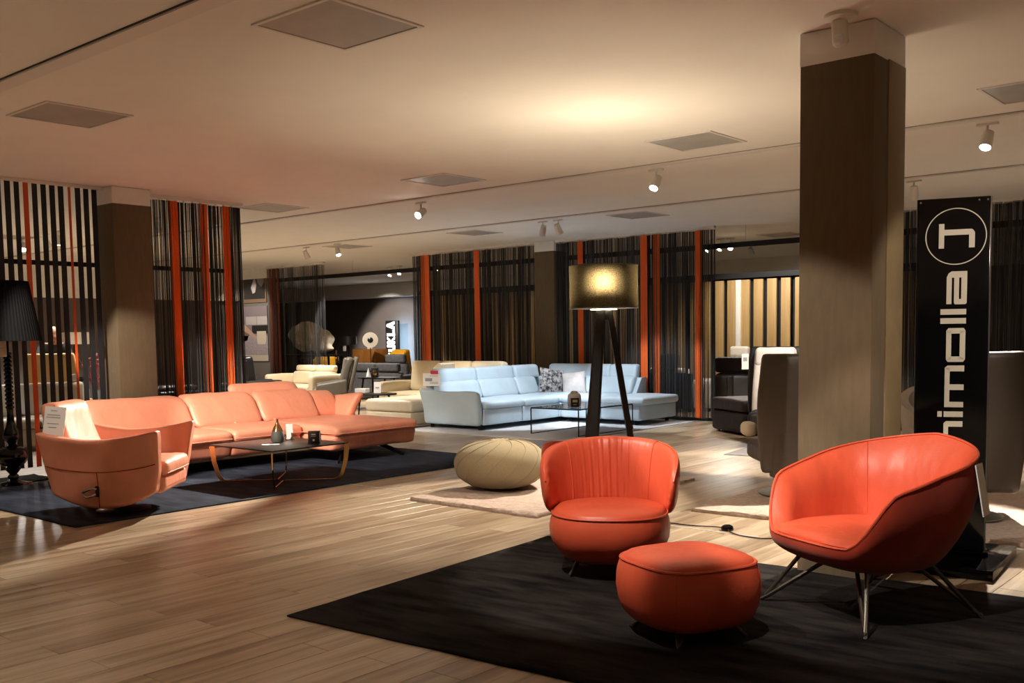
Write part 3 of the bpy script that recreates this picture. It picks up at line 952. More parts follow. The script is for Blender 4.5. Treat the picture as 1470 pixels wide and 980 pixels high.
# ---- shell armchair
t = thing('armchair', 'orange leather shell armchair with dark suede outside on wire legs', 'armchair', (-1.89, 5.02, 0.014), R(-26))
NP = 72
def shell_rim(a):
    """a = angle from the rear; returns plan direction, rim radius, rim height"""
    d = abs(((a + PI) % (2 * PI)) - PI)
    k = min(1.12, d / R(128))
    z = 0.885 - 0.235 * (k ** 1.35)
    q = max(0.0, min(1.0, (d - R(117)) / R(30)))
    q = q * q * (3 - 2 * q)
    z += (0.40 - z) * q
    rx, ry = 0.455, (0.42 if math.cos(a) > 0 else 0.425)
    e = 2.5 if math.cos(a) > 0 else 3.0
    c, s = abs(math.cos(a)), abs(math.sin(a))
    rad = 1.0 / ((s / rx) ** e + (c / ry) ** e) ** (1 / e)
    lean = 0.05 * max(0, math.cos(a))
    return rad + lean, z
def shell_pt(a, v, inset=0.0):
    """v 0 bottom .. 1 rim on the outer skin"""
    rad, z = shell_rim(a)
    zb = 0.255
    s = 0.60 + 0.40 * math.sin(min(1, v * 1.12) * PI / 2) ** 0.72
    if v > 0.89: s = 1.0
    rr = rad * s * (1 + 0.03 * math.sin(v * PI)) - inset
    zz = zb + (z - zb) * v
    return (math.sin(a) * rr, math.cos(a) * rr, zz)
angs = [2 * PI * k / NP for k in range(NP)]
rings = [[shell_pt(a, v) for a in angs] for v in (0.0, 0.04, 0.1, 0.18, 0.28, 0.4, 0.52, 0.64, 0.76, 0.88, 0.97, 1.0)]
rings.insert(0, [(x * 0.5, y * 0.5, z - 0.02) for x, y, z in rings[0]])
m = MB(); m.loft(rings, caps=False)
m.add(rings[0], [tuple(reversed(range(NP)))])
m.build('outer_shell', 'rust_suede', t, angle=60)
def inner_pt(a, w):
    """w 0 = rim, 1 = seat level, on the inner upholstery"""
    rad, z = shell_rim(a)
    pad = 0.075 * math.sin(min(1, w * 1.9) * PI / 2)
    rr = (rad - pad) * (1 - 0.19 * w)
    z1 = 0.375
    zz = z + 0.016 * (1 - w) * (1 - (w * 3 - 1) ** 2 if w < 0.66 else 0) - (z - z1) * w
    cr = 0.004 * math.sin(a * 31 + w * 3) * math.sin(w * PI) * max(0, math.cos(a))
    rr += cr
    return (math.sin(a) * rr, math.cos(a) * rr, zz)
rings = [[inner_pt(a, w) for a in angs] for w in (0, 0.03, 0.07, 0.12, 0.2, 0.3, 0.42, 0.56, 0.7, 0.85, 1.0)]
MB().loft(list(reversed(rings)), caps=False).build('inner_shell', 'orange_leather', t, angle=60)
seat_r = []
def seat_ring(s, z):
    out = []
    for a in angs:
        rad, _ = shell_rim(a)
        d = abs(((a + PI) % (2 * PI)) - PI)
        front = max(0.0, min(1.0, (d - R(112)) / R(34)))
        rr = (rad * 0.80 + 0.185 * rad * front) * s
        out.append((math.sin(a) * rr, math.cos(a) * rr, z + 0.01 * math.cos(a) * -1 - 0.012 * front * s))
    return out
rings = [seat_ring(0.90, 0.365), seat_ring(0.97, 0.39), seat_ring(0.99, 0.412), seat_ring(0.955, 0.43), seat_ring(0.85, 0.44), seat_ring(0.6, 0.448), seat_ring(0.25, 0.45)]
MB().loft(rings).build('seat_cushion', 'orange_leather', t, angle=60)
MB().tube([shell_pt(a, 1.0) for a in angs], 0.0075, 6, closed=True).build('piping', 'orange_leather', t)
front = [p for a, p in zip(angs, seat_ring(1.003, 0.402)) if abs(((a + PI) % (2 * PI)) - PI) > R(137)]
MB().tube(front, 0.0065, 6).build('seat_piping', 'orange_leather', t)
for sgn in (-1, 1):
    MB().tube([Vector(inner_pt(sgn * R(48), w)) * 1.0 + Vector((0, 0, 0.001)) for w in (0.02, 0.07, 0.12, 0.2, 0.3, 0.42, 0.56, 0.7, 0.85)], 0.003, 5).build('seam', 'orange_leather', t)
for sx, sy in ((-1, -1), (1, -1), (-1, 1), (1, 1)):
    wire_leg(t, (sx * 0.235, sy * 0.20 - 0.03, 0.275), (sx * 0.385, sy * 0.375, 0.0), (sx * 0.10, sy * 0.17, 0.262), 0.0115)
box('hang_tag', 'paper', t, (0.435, 0.30, 0.66), (0.12, 0.006, 0.25), rot=(0.16, 0, R(-62)))

# ---- pouf
t = thing('pouf', 'squashed round beige wool pouf on a pink shaggy rug', 'pouf', (-6.07, 6.93, 0.040))
RX, HZ = 0.43, 0.235
prof = []
for i in range(25):
    a = -PI / 2 + PI * i / 24
    rr = RX * abs(math.cos(a)) ** 0.78
    zz = HZ + HZ * math.copysign(abs(math.sin(a)) ** 0.9, math.sin(a))
    if i > 20: zz -= 0.012 * ((i - 20) / 4) ** 2
    prof.append((max(rr, 0.004), zz * 0.965))
MB().lathe(prof, 64).build('body', 'pouf_wool', t, angle=80)
for k in range(13):
    pts = []
    for i in range(2, 24):
        rr, zz = prof[i]
        a = 2 * PI * k / 13 + (i / 24) ** 1.0 * R(105)
        pts.append((rr * 1.003 * math.cos(a), rr * 1.003 * math.sin(a), zz + (0.002 if i > 12 else 0)))
    MB().tube(pts, 0.0032, 5).build('seam', 'pouf_wool', t)
MB().sphere((0, 0, HZ * 1.93 * 0.965 - 0.004), 0.016, 10, 6, (1, 1, 0.5)).build('button', 'pouf_wool', t)

# ---- tripod lamp
t = thing('tripod_lamp', 'tall tripod floor lamp with black legs and wide lit linen shade', 'floor lamp', (-4.55, 6.46, 0.0))
box('hub', 'charred_wood', t, (0, 0, 1.60), (0.09, 0.09, 0.08), b=0.01)
SR, SZ0, SZ1 = 0.268, 1.655, 1.985
N = 64
for az in (0, 120, 240):
    a = R(az) + YAW
    c, s = math.cos(a), math.sin(a)
    MB().bar((c * 0.30, s * 0.30, 0.034), (c * 0.045, s * 0.045, 1.63), 0.075, 0.045, up=(c, s, 0), w1=0.055).build('leg', 'charred_wood', t, smooth=False)
sh = MB()
out = [[(SR * math.cos(2 * PI * k / N), SR * math.sin(2 * PI * k / N), z) for k in range(N)] for z in (SZ0, SZ0 + 0.003, SZ1 - 0.003, SZ1)]
sh.loft(out, caps=False)
sh.build('lamp_shade', 'lampshade_linen', t, angle=60)
for z in (SZ0, SZ1):
    MB().tube([(SR * math.cos(2 * PI * k / N), SR * math.sin(2 * PI * k / N), z) for k in range(N)], 0.0045, 6, closed=True).build('rim', 'black_satin', t)
m = MB()
for k in range(3):
    a = 2 * PI * k / 3
    m.tube([(0.02 * math.cos(a), 0.02 * math.sin(a), SZ0 + 0.10), (SR * math.cos(a), SR * math.sin(a), SZ0 + 0.02)], 0.003, 5)
m.build('spider', 'black_metal', t)
MB().tube([(0, 0, 1.64), (0, 0, 1.75)], 0.02, 10).build('socket', 'black_metal', t)
MB().sphere((0, 0, 1.80), 0.05, 16, 10, (1, 1, 1.2)).build('bulb', 'bulb_glow', t)
MB().lathe([(0.105, 0.0), (0.105, 0.006), (0.02, 0.008)], 28).build('diffuser', 'bulb_glow', t, loc=(0, 0, 1.642))
pd = bpy.data.lights.new('lamp_light', 'POINT'); pd.energy = 95; pd.color = (1.0, 0.86, 0.63); pd.shadow_soft_size = 0.05
po = bpy.data.objects.new('lamp_light', pd); COL.objects.link(po); po.parent = t; po.location = (0, 0, 1.84)

# cord with foot switch
t = thing('lamp_cord', 'thin black cord with round foot switch on floor between orange chairs', 'cord', (-3.5, 6.3, 0.006))
def pix_floor(pts): return pts
cord = [(-1.1, 0.32, 0), (-0.75, 0.26, 0), (-0.49, 0.20, 0), (-0.28, 0.20, 0), (-0.12, 0.235, 0.004), (0.0, 0.22, 0.008), (0.06, 0.14, 0.004), (0.2, 0.07, 0), (0.38, 0.09, 0), (0.5, 0.3, 0), (0.6, 0.42, 0), (0.74, 0.40, 0), (0.84, 0.34, 0), (0.93, 0.38, 0.012), (0.98, 0.5, 0.02), (0.94, 0.53, 0.02), (0.9, 0.42, 0.01), (0.92, 0.28, 0), (1.02, 0.17, 0), (1.2, 0.2, 0)]
def smooth_path(p, n=6):
    p = [Vector(q) for q in p]; out = []
    for i in range(len(p) - 1):
        a, b, c, d = p[max(0, i - 1)], p[i], p[i + 1], p[min(len(p) - 1, i + 2)]
        for k in range(n):
            u = k / n
            out.append(0.5 * ((2 * b) + (c - a) * u + (2 * a - 5 * b + 4 * c - d) * u * u + (3 * b - a - 3 * c + d) * u ** 3))
    out.append(p[-1])
    return out
MB().tube(smooth_path(cord), 0.0045, 6).build('cord', 'cord_black', t)
sw = MB().lathe([(0.045, -0.004), (0.047, 0.008), (0.040, 0.024), (0.022, 0.034), (0.004, 0.037)], 20).build('foot_switch', 'black_gloss', t, loc=(0.0, 0.22, 0.0))
MB().tube(smooth_path([(0.88, 0.36, 0.01), (0.98, 0.44, 0.03), (0.99, 0.34, 0.03), (0.92, 0.30, 0.01)]), 0.0045, 6).build('cord_loop', 'cord_black', t)

# ---- pylon sign
t = thing('pylon_sign', 'tall black pylon sign with pale lettering behind the orange armchair', 'sign', (-1.72, 6.45, 0), R(19))
box('panel', 'black_gloss', t, (-0.2, 0.055, 1.15), (0.41, 0.106, 2.185), b=0.004)
box('frame_edge', 'steel', t, (0.0085, 0.055, 1.15), (0.008, 0.10, 2.18))
box('base', 'black_gloss', t, (-0.17, 0.02, 0.0325), (0.60, 0.80, 0.065), b=0.006, rot=(0, 0, R(-14)))
box('base_step', 'black_gloss', t, (-0.2, 0.05, 0.075), (0.45, 0.2, 0.03), b=0.004)
box('label', 'paper', t, (-0.06, -0.362, 0.035), (0.05, 0.004, 0.02), rot=(0, 0, R(-14)))
for a, b2 in ((-0.385, 2.222), (-0.06, 2.222), (-0.012, 2.222)):
    MB().sphere((a, 0.001, b2), 0.006, 8, 5).build('bolt', 'steel', t)
def letter(polys, name='letter'):
    m = MB()
    for p in polys: m.prism(p, 0.006)
    return m.build(name, 'sign_letter', t, smooth=False, loc=(0, 0.002, 0))
def rect(x0, z0, x1, z1): return [(x0, z0), (x1, z0), (x1, z1), (x0, z1)]
def ringpoly(m, cx, cz, r, w, n=64, t_=0.004):
    pass
# circle emblem with a chair-like letter
m = MB()
n = 72
rr = []
for k in range(n):
    a = 2 * PI * k / n
    c, s = math.cos(a), math.sin(a)
    rr.append([(-0.185 + c * (0.168 + d), y, 2.01 + s * (0.168 + d)) for d, y in ((-0.003, 0.002), (0.003, 0.002), (0.003, -0.003), (-0.003, -0.003))])
m.loft(rr, caps=False, closed=True)
m.build('emblem_ring', 'sign_letter', t, smooth=False)
letter([rect(-0.28, 1.94, -0.25, 2.088), [(-0.25, 2.018), (-0.11, 2.018), (-0.08, 2.03), (-0.09, 2.047), (-0.10, 2.052), (-0.25, 2.052)], [(-0.112, 1.94), (-0.08, 1.94), (-0.08, 2.03), (-0.112, 2.019)]], 'emblem_letter')
# a
letter([rect(-0.232, 1.602, -0.203, 1.745), [(-0.203, 1.762), (-0.118, 1.762), (-0.118, 1.80), (-0.205, 1.80), (-0.222, 1.788), (-0.232, 1.765), (-0.232, 1.745), (-0.203, 1.745)],
        rect(-0.190, 1.632, -0.162, 1.762), rect(-0.150, 1.632, -0.118, 1.762), [(-0.183, 1.600), (-0.125, 1.600), (-0.118, 1.608), (-0.118, 1.632), (-0.190, 1.632), (-0.190, 1.608)]])
letter([rect(-0.264, 1.538, -0.12, 1.572)])
letter([rect(-0.264, 1.483, -0.12, 1.517)])
# o
letter([rect(-0.229, 1.265, -0.200, 1.44), rect(-0.153, 1.265, -0.122, 1.44), [(-0.200, 1.422), (-0.153, 1.422), (-0.122, 1.44), (-0.132, 1.456), (-0.217, 1.456), (-0.229, 1.44)], [(-0.229, 1.265), (-0.219, 1.25), (-0.133, 1.25), (-0.122, 1.265), (-0.153, 1.283), (-0.200, 1.283)]])
# m
letter([rect(-0.234, 0.972, -0.206, 1.215), [(-0.206, 1.192), (-0.125, 1.192), (-0.125, 1.228), (-0.218, 1.228), (-0.234, 1.215)], rect(-0.206, 1.078, -0.126, 1.112), rect(-0.206, 0.972, -0.127, 1.005)])
# i
letter([rect(-0.236, 0.912, -0.128, 0.946), rect(-0.272, 0.912, -0.246, 0.946)])
# h (its stem goes on behind the chair)
letter([[(-0.236, 0.735), (-0.209, 0.735), (-0.209, 0.852), (-0.129, 0.852), (-0.129, 0.886), (-0.222, 0.886), (-0.236, 0.872)], rect(-0.275, 0.70, -0.129, 0.735)])
# clear plastic cable tidy lying behind the sign base
t = thing('cable', 'clear cable with a plug lying beside the pylon sign base', 'cable', (-1.50, 6.98, 0.005))
MB().tube(smooth_path([(-0.25, 0.1, 0), (0.0, 0.0, 0), (0.2, -0.06, 0), (0.5, -0.1, 0), (0.9, -0.25, 0)]), 0.008, 6).build('cord', 'cup_clear', t)
box('plug', 'smoke_white', t, (0.12, -0.03, 0.015), (0.12, 0.035, 0.03), b=0.006, rot=(0, 0, -0.4))

# ================================================================== MIDDLE GROUND
RUGZ = 0.018
# ---- salmon corner sofa (front faces +x, runs along y)
t = thing('corner_sofa', 'salmon leather corner sofa with chaise on navy rug', 'sofa', (-9.45, 6.8, RUGZ), 0)
# local: x depth (front = +x), y along
def nose(p, amt=0.03):
    return p
def seat_block(name, x0, x1, y0, y1, z0, z1, crown=0.012):
    m = MB()
    def fn(p):
        # front face leans in towards the floor
        k = (p.z + (z1 - z0) / 2) / (z1 - z0)
        if p.x > 0: p.x -= 0.05 * (1 - k) * (p.x / ((x1 - x0) / 2))
        return p
    return m.soft((x1 - x0, y1 - y0, z1 - z0), r=0.045, crown=crown, fn=fn, n=16, wr=0.005, ws=5).build(name, 'salmon_leather', t, angle=60, loc=((x0 + x1) / 2, (y0 + y1) / 2, (z0 + z1) / 2))
B0 = 0.14
seat_block('seat_base', -1.02, 0.03, -1.78, -0.505, B0, 0.325)
seat_block('seat_base', -1.02, 0.03, -0.50, 0.44, B0, 0.325)
seat_block('chaise_base', -1.02, 0.62, 0.445, 1.74, B0, 0.33)
def cushion_fn(hx):
    def fn(p):
        if p.x > hx * 0.6: p.z -= 0.012 * ((p.x - hx * 0.6) / (hx * 0.4)) ** 2
        return p
    return fn
soft('seat_cushion', 'salmon_leather', t, (1.02, 1.27, 0.125), (-0.45, -1.14, 0.375), 0.05, 0.02, n=16, fn=cushion_fn(.5), wr=0.006)
soft('seat_cushion', 'salmon_leather', t, (1.02, 0.935, 0.125), (-0.45, -0.03, 0.375), 0.05, 0.02, n=16, fn=cushion_fn(.5), wr=0.006)
soft('chaise_cushion', 'salmon_leather', t, (1.63, 1.29, 0.12), (-0.17, 1.09, 0.378), 0.05, 0.022, n=18, fn=cushion_fn(.8), wr=0.005)
for y0, y1 in ((-1.76, -0.52), (-0.48, 0.42)):
    MB().tube([(0.057, y0, 0.345), (0.062, (y0 + y1) / 2, 0.342), (0.057, y1, 0.345)], 0.006, 6).build('piping', 'salmon_leather', t)
MB().tube([(-0.2, 0.437, 0.345), (0.35, 0.437, 0.345), (0.60, 0.45, 0.345), (0.648, 0.50, 0.345), (0.652, 1.1, 0.345), (0.645, 1.68, 0.345)], 0.006, 6).build('piping', 'salmon_leather', t)
def back_cushion(name, y0, y1, x, top, lean=0.20, th=0.24, z0=0.42):
    hgt = top - z0
    def fn(p):
        k = (p.z + hgt / 2) / hgt
        p.x -= lean * k + 0.10 * max(0, k - 0.6) ** 2 * 2
        e = abs(p.y) / ((y1 - y0) / 2)
        if k > 0.75 and p.x: p.z -= 0.02 * e ** 6
        # soft belly on the front
        return p
    return MB().soft((th, y1 - y0, hgt), r=0.075, fn=fn, n=18, wr=0.010, ws=4.2).build(name, 'salmon_leather', t, angle=70, loc=(x, (y0 + y1) / 2, z0 + hgt / 2))
back_cushion('back_cushion', -1.72, -0.525, -0.74, 0.80, 0.24, 0.26)
back_cushion('back_cushion', -0.52, 0.40, -0.74, 0.805, 0.24, 0.26)
back_cushion('back_cushion', 0.40, 1.26, -0.72, 0.80, 0.22, 0.24)
back_cushion('headrest', 0.16, 1.16, -0.93, 0.895, 0.10, 0.14, 0.60)
# outer shell of the back
soft('back_shell', 'salmon_leather', t, (0.16, 3.0, 0.50), (-0.99, -0.22, 0.40), 0.06)
# flared arm at the far end
def armfn(p):
    k = (p.z + 0.15) / 0.30
    p.y += 0.11 * k * k
    p.x += 0.10 * k * (p.x / 0.35)
    p.z += 0.03 * (p.x / 0.35) * k
    return p
MB().soft((0.70, 0.13, 0.30), r=0.055, fn=armfn, n=16, wr=0.008, ws=6).build('armrest', 'salmon_leather', t, angle=70, loc=(-0.68, 1.58, 0.555), rot=(0, 0, R(-12)))
back_cushion('back_wing', 1.20, 1.62, -0.74, 0.76, 0.16, 0.20)
for (x, y) in ((-0.60, -0.04), (-0.60, 0.52), (-0.66, -1.55)):
    MB().sphere((x, y, 0.455), 0.022, 10, 6, (1, 1, 0.8)).build('button', 'salmon_leather', t)
for a, b in (((0.40, 1.28, 0.16), (0.60, 1.52, 0.0)), ((0.44, 0.72, 0.16), (0.58, 0.52, 0.0)), ((-0.85, 1.45, 0.16), (-0.95, 1.6, 0)), ((-0.85, -1.45, 0.16), (-0.95, -1.65, 0)), ((-0.14, -1.45, 0.16), (-0.04, -1.65, 0))):
    MB().bar(a, (b[0], b[1], 0.016), 0.05, 0.022, up=(0, 1, 0.3)).build('leg', 'black_metal', t, smooth=False)

# ---- salmon swivel armchair
t = thing('swivel_armchair', 'salmon leather swivel armchair with a white price card on its back', 'armchair', (-8.0, 4.245, RUGZ), R(132))
# local: front -y, near arm at -x
def arm_panel(sx):
    def fn(p):
        k = (p.z + 0.27) / 0.54
        q = p.y / 0.47
        p.x += sx * (0.13 * k * k)
        if k < 0.5: p.z += (0.5 - k) * 2 * (0.13 * q * q - 0.055)
        else: p.z += (k - 0.5) * 2 * (0.075 * q * q - 0.02)
        p.y *= 0.89 + 0.14 * k
        return p
    return fn
for sx in (-1, 1):
    m = MB().soft((0.12, 0.94, 0.54), r=0.03, fn=arm_panel(sx), n=20, wr=0.005, ws=5)
    m.build('armrest', 'salmon_leather', t, angle=60, loc=(sx * 0.37, 0, 0.40))
    # stitched seams on the outside of the arm
    f = arm_panel(sx)
    pts = []
    for i in range(21):
        y = -0.45 + 0.9 * i / 20
        p = Vector(f(Vector((sx * 0.061, y, 0.035 - 0.05 * (1 - (y / 0.45) ** 2)))))
        pts.append(p)
    MB().tube(pts, 0.004, 5).build('seam', 'rust_suede', t, loc=(sx * 0.37, 0, 0.40))
    pts = [Vector(f(Vector((sx * 0.061, 0.04, z)))) for z in (-0.015, -0.1, -0.18, -0.26)]
    MB().tube(pts, 0.004, 5).build('seam', 'rust_suede', t, loc=(sx * 0.37, 0, 0.40))
def dip(p): return p
soft('seat_base', 'salmon_leather', t, (0.64, 0.80, 0.15), (0, -0.05, 0.255), 0.04, wr=0.004)
soft('front_panel', 'salmon_leather', t, (0.60, 0.05, 0.10), (0, -0.43, 0.265), 0.02)
soft('seat_cushion', 'salmon_leather', t, (0.63, 0.80, 0.13), (0, -0.08, 0.385), 0.05, 0.03, wr=0.005)
MB().tube([(-0.29, -0.475, 0.345), (0, -0.482, 0.345), (0.29, -0.475, 0.345)], 0.006, 6).build('piping', 'salmon_leather', t)
def bk(p):
    k = (p.z + 0.28) / 0.56
    p.y += 0.30 * k - 0.10 * k * k
    p.x *= 1.0 - 0.06 * k
    return p
MB().soft((0.68, 0.17, 0.56), r=0.07, fn=bk, n=16, wr=0.006).build('backrest', 'salmon_leather', t, angle=70, loc=(-0.04, 0.25, 0.66))
soft('back_shell', 'salmon_leather', t, (0.58, 0.09, 0.34), (0, 0.43, 0.38), 0.04, wr=0.004)
MB().lathe([(0.055, 0.03), (0.055, 0.2)], 16).build('swivel_column', 'black_metal', t)
MB().lathe([(0.22, 0.0), (0.22, 0.010), (0.19, 0.018), (0.06, 0.03)], 36).build('swivel_plate', 'black_metal', t)
# release handle on the near arm
hx = -0.43
MB().tube(smooth_path([(hx - 0.02, 0.05, 0.245), (hx - 0.035, 0.08, 0.25), (hx - 0.04, 0.125, 0.235), (hx - 0.04, 0.15, 0.215), (hx - 0.04, 0.125, 0.185), (hx - 0.04, 0.08, 0.19), (hx - 0.03, 0.05, 0.205)]), 0.011, 8).build('release_handle', 'chrome', t)
box('handle_plate', 'black_satin', t, (hx - 0.012, 0.045, 0.225), (0.02, 0.03, 0.09), b=0.005)
MB().tube([(-0.20, 0.44, 0.93), (-0.34, 0.40, 0.92), (-0.41, 0.37, 0.885)], 0.003, 5).build('tag_string', 'black_metal', t)
tg = card('price_card', 'paper', t, (-0.44, 0.36, 0.80), 0.165, 0.235, 0.004, rot=(R(-10), R(5), R(-88)))
for k, (w, z) in enumerate([(0.05, 0.085), (0.10, 0.05), (0.11, 0.03), (0.09, -0.02), (0.06, -0.05)]):
    box('print_line', 'paper_print', tg, (-0.01, -0.003, z), (w, 0.002, 0.006))
    box('print_line', 'paper_print', tg, (-0.01, 0.003, z), (w, 0.002, 0.006))

# ---- coffee table with gold legs
t = thing('coffee_table', 'low square coffee table with black top and gold legs on navy rug', 'table', (-8.325, 6.11, RUGZ))
box('table_top', 'table_ceramic', t, (0, 0, 0.37), (1.03, 0.94, 0.014), b=0.003)
def gold_leg(sx, sy):
    ix, iy = -sx / math.sqrt(2), -sy / math.sqrt(2)
    c = Vector((sx * 0.485, sy * 0.44, 0))
    i = Vector((ix, iy, 0))
    side = Vector((-iy, ix, 0))
    m = MB()
    pts = [(c + Vector((0, 0, 0.362)), 0.075), (c + i * 0.012 + Vector((0, 0, 0.2)), 0.062), (c + i * 0.045 + Vector((0, 0, 0.07)), 0.05), (c + i * 0.075 + Vector((0, 0, 0.025)), 0.05), (c + i * 0.115 + Vector((0, 0, 0.008)), 0.045), (c + i * 0.60, 0.02)]
    pts[-1] = (c + i * 0.60 + Vector((0, 0, 0.006)), 0.02)
    rings = []
    th = 0.010
    for k, (p, w) in enumerate(pts):
        a = pts[max(0, k - 1)][0]; b = pts[min(len(pts) - 1, k + 1)][0]
        d = (b - a).normalized()
        wv = d.cross(side).normalized()
        rings.append([p + wv * th / 2 + side * 0 - d * 0 + wv * 0, p + wv * -th / 2])
    # flat bar: width runs along the diagonal plane, tapered towards the floor
    rs = []
    for k, (p, w) in enumerate(pts):
        a = pts[max(0, k - 1)][0]; b = pts[min(len(pts) - 1, k + 1)][0]
        d = (b - a).normalized()
        n = side.cross(d).normalized()
        rs.append([p + side * 0.005 + n * 0, p + side * 0.005 + n * (w * 0.7), p - side * 0.005 + n * (w * 0.7), p - side * 0.005])
    m.loft(rs)
    m.build('leg', 'gold', t, smooth=False)
for sx, sy in ((-1, -1), (1, -1), (1, 1), (-1, 1)): gold_leg(sx, sy)
TT = 0.378 + RUGZ
# vase
v = thing('vase', 'teardrop vase, matt grey below and bronze above, on the low black table', 'vase', (-8.42, 6.16, TT))
MB().lathe([(0.03, 0.0), (0.058, 0.003), (0.068, 0.03), (0.066, 0.07), (0.056, 0.115)], 32, caps=True).build('body', 'vase_grey', v)
MB().lathe([(0.0561, 0.115), (0.040, 0.155), (0.022, 0.185), (0.011, 0.21), (0.010, 0.235), (0.012, 0.238), (0.007, 0.239)], 32).build('neck', 'vase_bronze', v)
v = thing('card_holder', 'clear tilted card holder behind the teardrop vase', 'card holder', (-8.50, 6.37, TT))
box('card', 'paper', v, (0, 0, 0.085), (0.07, 0.004, 0.165), rot=(R(8), 0, R(40)))
box('foot', 'clear_glass', v, (0.0, 0.0, 0.006), (0.08, 0.05, 0.01), rot=(0, 0, R(40)))
box('print_line', 'paper_print', v, (0.001, -0.004, 0.13), (0.05, 0.004, 0.008), rot=(R(8), 0, R(40)))
v = thing('leaflet', 'white leaflet lying in front of the teardrop vase', 'leaflet', (-8.30, 5.98, TT + 0.002))
box('sheet', 'paper', v, (0, 0, 0), (0.17, 0.065, 0.002), rot=(0, 0, R(42)))
box('picture', 'paper_print', v, (0.028, 0.025, 0.0015), (0.09, 0.045, 0.001), rot=(0, 0, R(42)))
v = thing('gift_box', 'small upright black box with gold print on the low black table', 'box', (-8.03, 6.32, TT))
bx = box('box', 'black_satin', v, (0, 0, 0.062), (0.115, 0.05, 0.124), b=0.002, rot=(0, 0, R(36)))
box('print_line', 'box_print', bx, (0, -0.0255, 0.028), (0.045, 0.001, 0.007))
box('print_line', 'box_print', bx, (0, -0.0255, 0.010), (0.055, 0.001, 0.003))
MB().lathe([(0.011, 0.0), (0.011, 0.001)], 16, M=Matrix.Rotation(PI / 2, 4, 'X')).build('seal', 'box_print', bx, loc=(0, -0.0252, -0.03))
box('leaf', 'paper', bx, (0.062, 0.0, -0.01), (0.004, 0.04, 0.10))

# ---- black baluster floor lamp, far left
t = thing('baluster_lamp', 'black turned floor lamp with a huge pleated black shade', 'floor lamp', (-10.42, 4.36, 0))
prof = [(0.20, 0.0), (0.20, 0.012), (0.17, 0.025), (0.07, 0.045), (0.045, 0.07), (0.055, 0.09), (0.05, 0.105), (0.035, 0.12), (0.06, 0.15), (0.075, 0.17), (0.06, 0.19), (0.05, 0.2)]
MB().lathe(prof, 32).build('base', 'black_gloss', t)
prof = []
for i in range(13):
    a = PI * i / 12
    prof.append((0.045 + 0.10 * math.sin(a) ** 0.8, 0.20 + 0.20 * (1 - math.cos(a)) / 2))
MB().lathe(prof, 36).build('ball', 'black_gloss', t)
MB().lathe([(0.05, 0.40), (0.058, 0.41), (0.035, 0.43), (0.06, 0.46), (0.08, 0.50), (0.075, 0.54), (0.05, 0.60), (0.036, 0.66), (0.03, 0.74), (0.034, 0.78)], 32).build('vase_turning', 'black_gloss', t)
prof = []
z = 0.78
for k in range(14):
    for q in (0.0, 0.25, 0.5, 0.75):
        prof.append((0.026 + 0.018 * math.sin(PI * (q + 0.02)), z + q * 0.042))
    z += 0.042
MB().lathe(prof, 24).build('beads', 'black_gloss', t)
MB().lathe([(0.02, 1.36), (0.02, 1.56)], 12).build('stem', 'black_gloss', t)
N = 120
def pleat(r, z): return [((r + 0.005 * (k % 2)) * math.cos(2 * PI * k / N), (r + 0.005 * (k % 2)) * math.sin(2 * PI * k / N), z) for k in range(N)]
MB().loft([pleat(0.325, 1.47), pleat(0.225, 2.07)], caps=False).build('lamp_shade', 'shade_black', t, smooth=False)
MB().lathe([(0.32, 1.475), (0.322, 1.475)], 48, caps=True).build('shade_lining', 'strip_black', t)
bx = box('price_card', 'cardboard', t, (0.10, -0.12, 1.40), (0.15, 0.01, 0.17), rot=(0, 0, R(40)))
box('print_line', 'paper_print', bx, (0.03, -0.006, 0.0), (0.05, 0.002, 0.006))
tag(MB().soft((0.5, 0.75, 0.012), r=0.004, n=14, wr=0.012, ws=9).build('floor_mat', 'black_rug', None, loc=(-10.75, 4.45, 0.012)), 'wavy black hide mat under the baluster lamp', 'mat')

# ---- blue corner sofa
t = thing('corner_sofa', 'pale blue leather corner sofa with headrests and flared arm', 'sofa', (-10.05, 13.0, RUGZ), 0)
# local origin = inner front corner; left wing runs to -y, right wing to +x
BL = 'blue_leather'
def bsoft(name, size, loc, r=0.045, crown=0.0, rot=None, **k): return soft(name, BL, t, size, loc, r, crown, rot=rot, **k)
bsoft('base', (1.22, 0.90, 0.25), (-0.62, -1.41, 0.20), 0.03, wr=0.003)
bsoft('base', (1.22, 0.94, 0.25), (-0.62, -0.47, 0.20), 0.03, wr=0.003)
bsoft('corner_base', (1.24, 1.24, 0.25), (-0.62, 0.62, 0.20), 0.03)
bsoft('base', (0.80, 1.22, 0.25), (0.40, 0.62, 0.20), 0.03, wr=0.003)
bsoft('base', (0.74, 1.10, 0.25), (1.17, 0.57, 0.20), 0.03, wr=0.003)
bsoft('seat_cushion', (1.0, 0.93, 0.115), (-0.48, -1.39, 0.375), 0.05, 0.025)
bsoft('seat_cushion', (1.0, 0.92, 0.115), (-0.48, -0.465, 0.375), 0.05, 0.025)
bsoft('corner_cushion', (0.98, 0.98, 0.115), (-0.47, 0.49, 0.375), 0.05, 0.02)
bsoft('seat_cushion', (0.84, 1.0, 0.115), (0.44, 0.47, 0.375), 0.05, 0.025)
def tip(p):
    if p.x > 0.2: p.z += 0.02 * (p.x - 0.2); p.y *= 1 - 0.12 * (p.x - 0.2)
    return p
MB().soft((0.80, 1.10, 0.13), r=0.055, crown=0.03, fn=tip, n=16).build('chaise_cushion', BL, t, angle=60, loc=(1.24, 0.52, 0.378))
def leanx(l, h):
    def fn(p):
        k = (p.z + h / 2) / h
        p.x -= l * k
        return p
    return fn
def leany(l, h):
    def fn(p):
        k = (p.z + h / 2) / h
        p.y += l * k
        return p
    return fn
